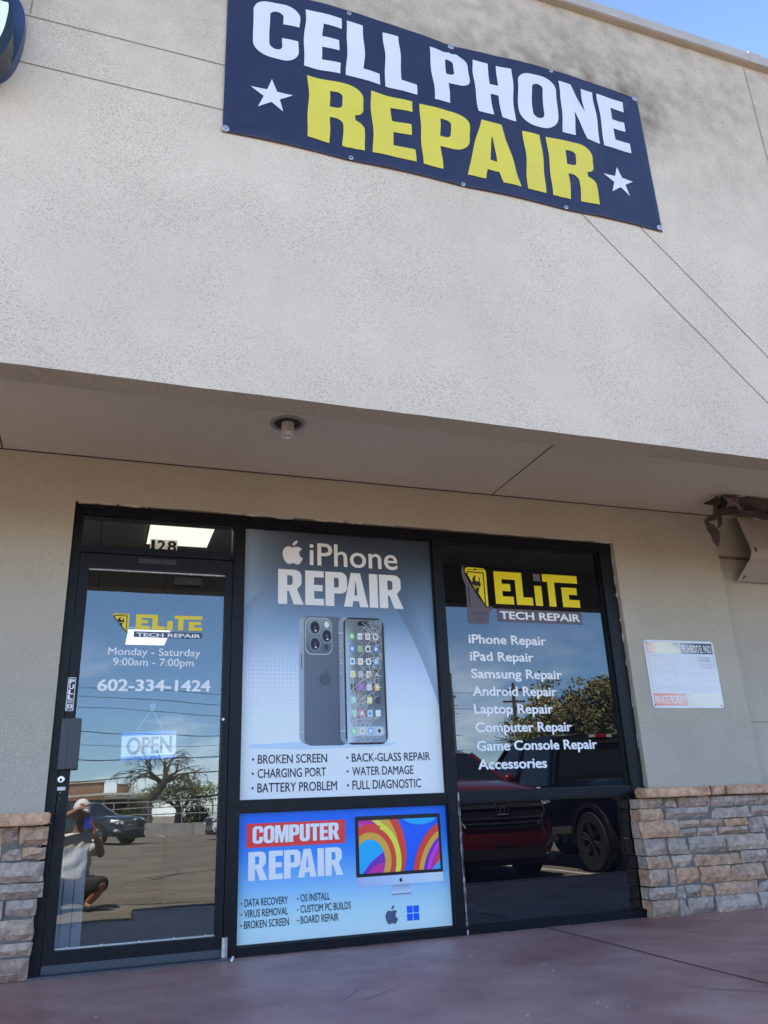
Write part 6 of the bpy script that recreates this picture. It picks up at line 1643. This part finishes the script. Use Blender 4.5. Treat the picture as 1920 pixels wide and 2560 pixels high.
# legs
hR = av((.20, -5.45, .02), .105, pel); tR = av((.31, -5.28, .06), .092, hR); kR = av((.40, -5.12, .09), .066, tR); cR = av((.34, -5.20, -.02), .056, kR); aR = av((.25, -5.30, -.125), .037, cR); tR2 = av((.285, -5.17, -.165), .036, aR)
hL = av((.0, -5.45, .02), .105, pel); tL = av((-.10, -5.28, .06), .092, hL); kL = av((-.18, -5.12, .09), .066, tL); cL = av((-.12, -5.22, -.02), .056, kL); aL = av((-.04, -5.32, -.125), .037, cL); tL2 = av((-.07, -5.19, -.165), .036, aL)
# fingers of the right hand curl round the phone edge, thumb on the near side
def fingers(palm, base, dirs, lens, curl, rad=.0085):
    for (bx, by, bz), (dx, dy, dz), ln in zip(base, dirs, lens):
        p = Vector((bx, by, bz)); d = Vector((dx, dy, dz)).normalized()
        prev = av(tuple(p), rad * 1.1, palm)
        for k in range(3):
            p = p + d * ln / 3; d = (d + Vector(curl) * .38).normalized(); prev = av(tuple(p), rad * (1 - .08 * k), prev)
fingers(pR, [(.262, -5.138, .702), (.270, -5.141, .686), (.274, -5.145, .668), (.274, -5.149, .652)], [(-.45, .10, .8), (-.6, .12, .5), (-.75, .12, .25), (-.85, .10, .0)], (.068, .072, .066, .054), (-.7, -.1, -.25))
fingers(pR, [(.240, -5.167, .660)], [(-.5, -.1, .8)], (.060,), (-.2, .1, .2), .0095)
fingers(pL, [(.165, -5.178, .907), (.168, -5.190, .908), (.168, -5.202, .907), (.164, -5.214, .903)], [(1, .08, .30), (1, .02, .30), (1, -.04, .28), (1, -.10, .24)], (.075, .082, .076, .060), (.1, 0, -.12))
fingers(pL, [(.115, -5.168, .880)], [(.8, .5, -.05)], (.058,), (.2, -.1, .0), .0095)
def face(bm, off):
    # carve brow, sockets, nose, mouth and chin out of the head
    c = Vector((.122, -5.365, .815)) - off
    for v in bm.verts:
        d = v.co - c
        if d.z < -.16 or abs(d.x) > .13 or abs(d.y) > .16 or d.z > .2 or (v.co.z + off.z) < .66: continue
        if d.y > .02:
            v.co.y += .022 * math.exp(-((d.x) / .016) ** 2 - ((d.z + .012) / .026) ** 2)          # nose
            for s in (-1, 1): v.co.y -= .012 * math.exp(-((d.x - s * .033) / .018) ** 2 - ((d.z - .022) / .014) ** 2)
            v.co.y += .006 * math.exp(-((d.x) / .03) ** 2 - ((d.z + .058) / .010) ** 2) + .009 * math.exp(-((d.x) / .03) ** 2 - ((d.z + .098) / .02) ** 2)
body = skinned('body', V, E_, SKIN, pn, pel, 2, face)
hc = Vector((.122, -5.365, .815))
for s in (-1, 1):
    b = MB(); b.ico(hc + Vector((s * .033, .078, .022)), .0125, 2); b.build('eye', mat('eye_white', (.55, .52, .50), .3), pn, smooth=True)
    b = MB(); b.ico(hc + Vector((s * .088, -.005, .0)), .028, 2, (.35, .6, 1.0)); b.build('ear', SKIN, pn, smooth=True)
    b = MB(); b.tube([hc + Vector((s * .050, .085, .040)), hc + Vector((s * .033, .094, .046)), hc + Vector((s * .016, .094, .042))], .0055, 6); b.build('eyebrow', HAIR, pn)
b = MB(); b.tube([hc + Vector((-.026, .083, -.056)), hc + Vector((0, .094, -.059)), hc + Vector((.026, .083, -.056))], .0055, 6); b.build('mouth', mat('lips', (.24, .095, .075), .5), pn, smooth=True)
b = MB()
rb = random.Random(2)
bm = bmesh.new(); bmesh.ops.create_icosphere(bm, subdivisions=3, radius=1)
for v in list(bm.verts):
    if v.co.z > -.42 or v.co.y < -.25: bm.verts.remove(v)
for v in bm.verts: v.co = hc + Vector((v.co.x * .092, v.co.y * .104 + .004, v.co.z * .142 + .008))
for v in bm.verts: v.co += (v.co - hc).normalized() * .004 * noise.noise(v.co * 60)
b.bm(bm); b.build('beard', HAIR, pn, smooth=True, fix=False)
b = MB(); b.ico(hc + Vector((0, -.045, .0)), .098, 3, (.96, .72, .95), nz_=.05); b.build('hair', HAIR, pn, smooth=True)
# cap
CAPW = mat('white_cap', (.68, .66, .66), .8, var=(30, .05))
bm = bmesh.new(); bmesh.ops.create_uvsphere(bm, u_segments=28, v_segments=16, radius=1)
for v in list(bm.verts):
    if v.co.z < -.02: bm.verts.remove(v)
for v in bm.verts: v.co = hc + Vector((v.co.x * .104, v.co.y * .122 - .008, v.co.z * .120 + .055))
b = MB(); b.bm(bm); cp = b.build('cap', CAPW, pn, smooth=True, fix=False)
vs = []; fs = []
for k in range(15):
    a = R(18 + 144 * k / 14); 
    for j in range(4):
        rr__ = .098 + .036 * j; y = math.sin(a); vs.append(hc + Vector((.104 * math.cos(a) * (1 - .02 * j), .112 * y + .072 * (j / 3) * y - .006, .060 - .010 * j - .018 * abs(math.cos(a)) * j / 3)))
for k in range(14):
    for j in range(3):
        a = k * 4 + j; fs.append((a, a + 1, a + 5, a + 4))
nb = len(vs); vs += [v - Vector((0, 0, .005)) for v in vs]; fs += [tuple(nb + i for i in reversed(f)) for f in fs]
mobj('cap_brim', vs, fs, CAPW, cp, smooth=True)
b = MB(); b.ico(hc + Vector((0, .098, .105)), .026, 2, (1.2, .35, .6)); b.build('cap_badge', mat('cap_badge', (.25, .05, .06), .7), cp, smooth=True)
# clothes follow the body
V2 = []; E2 = []
def tv(p, r, link=None):
    V2.append((p, r)); i = len(V2) - 1
    if link is not None: E2.append((link, i))
    return i
a0 = tv((.10, -5.465, .075), (.190, .165)); a1 = tv((.10, -5.445, .20), (.180, .150), a0); a2 = tv((.10, -5.425, .40), (.188, .140), a1); a3 = tv((.10, -5.415, .54), (.120, .098), a2); a4 = tv((.105, -5.402, .612), (.070, .066), a3)
b1 = tv((.265, -5.42, .520), .104, a3); b2 = tv((.315, -5.37, .455), .098, b1); b3 = tv((.345, -5.335, .412), .090, b2)
c1 = tv((-.06, -5.42, .520), .104, a3); c2 = tv((-.125, -5.38, .560), .098, c1); c3 = tv((-.175, -5.345, .605), .088, c2)
def folds(bm, off):
    for v in bm.verts:
        p = v.co + off
        w = .009 * math.sin(38 * (p.x * .8 - p.z * .55) + 4 * noise.noise(p * 5)) + .006 * noise.noise(p * 16)
        if v.normal.length > 0: v.co += v.normal * w * (1 if p.z < .58 else .3)
skinned('tshirt', V2, E2, SHIRT, pn, a0, 3, folds)
V2 = []; E2 = []
a0 = tv((.10, -5.465, .045), (.178, .150))
b1 = tv((.20, -5.45, .025), .125, a0); b2 = tv((.31, -5.28, .06), .112, b1); b3 = tv((.385, -5.145, .085), .100, b2); b4 = tv((.405, -5.105, .07), .088, b3)
c1 = tv((.0, -5.45, .025), .125, a0); c2 = tv((-.10, -5.28, .06), .112, c1); c3 = tv((-.165, -5.145, .085), .100, c2); c4 = tv((-.185, -5.105, .07), .088, c3)
skinned('shorts', V2, E2, SHORT, pn, a0, 2)
for (ax_, ay, tx_, ty) in ((.25, -5.305, .29, -5.15), (-.04, -5.325, -.075, -5.17)):
    V2 = []; E2 = []
    q0 = tv((ax_, ay - .03, -.160), (.042, .036)); q1 = tv(((ax_ * .5 + tx_ * .5), (ay + ty) / 2, -.158), (.046, .036), q0); q2 = tv((tx_, ty, -.168), (.046, .028), q1)
    skinned('shoe', V2, E2, mat('black_shoe', (.014, .013, .013), .6), pn, q0, 2)
# the phone he films with (just behind the viewpoint)
ph = thing('mobile_phone', 'bright blue cased phone in the crouching man\'s raised right hand', 'phone', (.205, -5.135, .755))
b = MB(); b.box((.168, -5.142, .658), (.240, -5.133, .782), bev=.003); b.build('phone_case', mat('phone_blue', (.02, .06, .75), .25), ph)
b = MB(); b.box((.172, -5.1425, .662), (.236, -5.1415, .778)); b.build('phone_screen', PLASTIC_BLK, ph)
b = MB(); b.cyl((.200, -5.130, .770), .007, .005, axis='y', n=14); b.cyl((.182, -5.130, .770), .007, .005, axis='y', n=14); b.build('camera_lens', CARGLASS, ph)
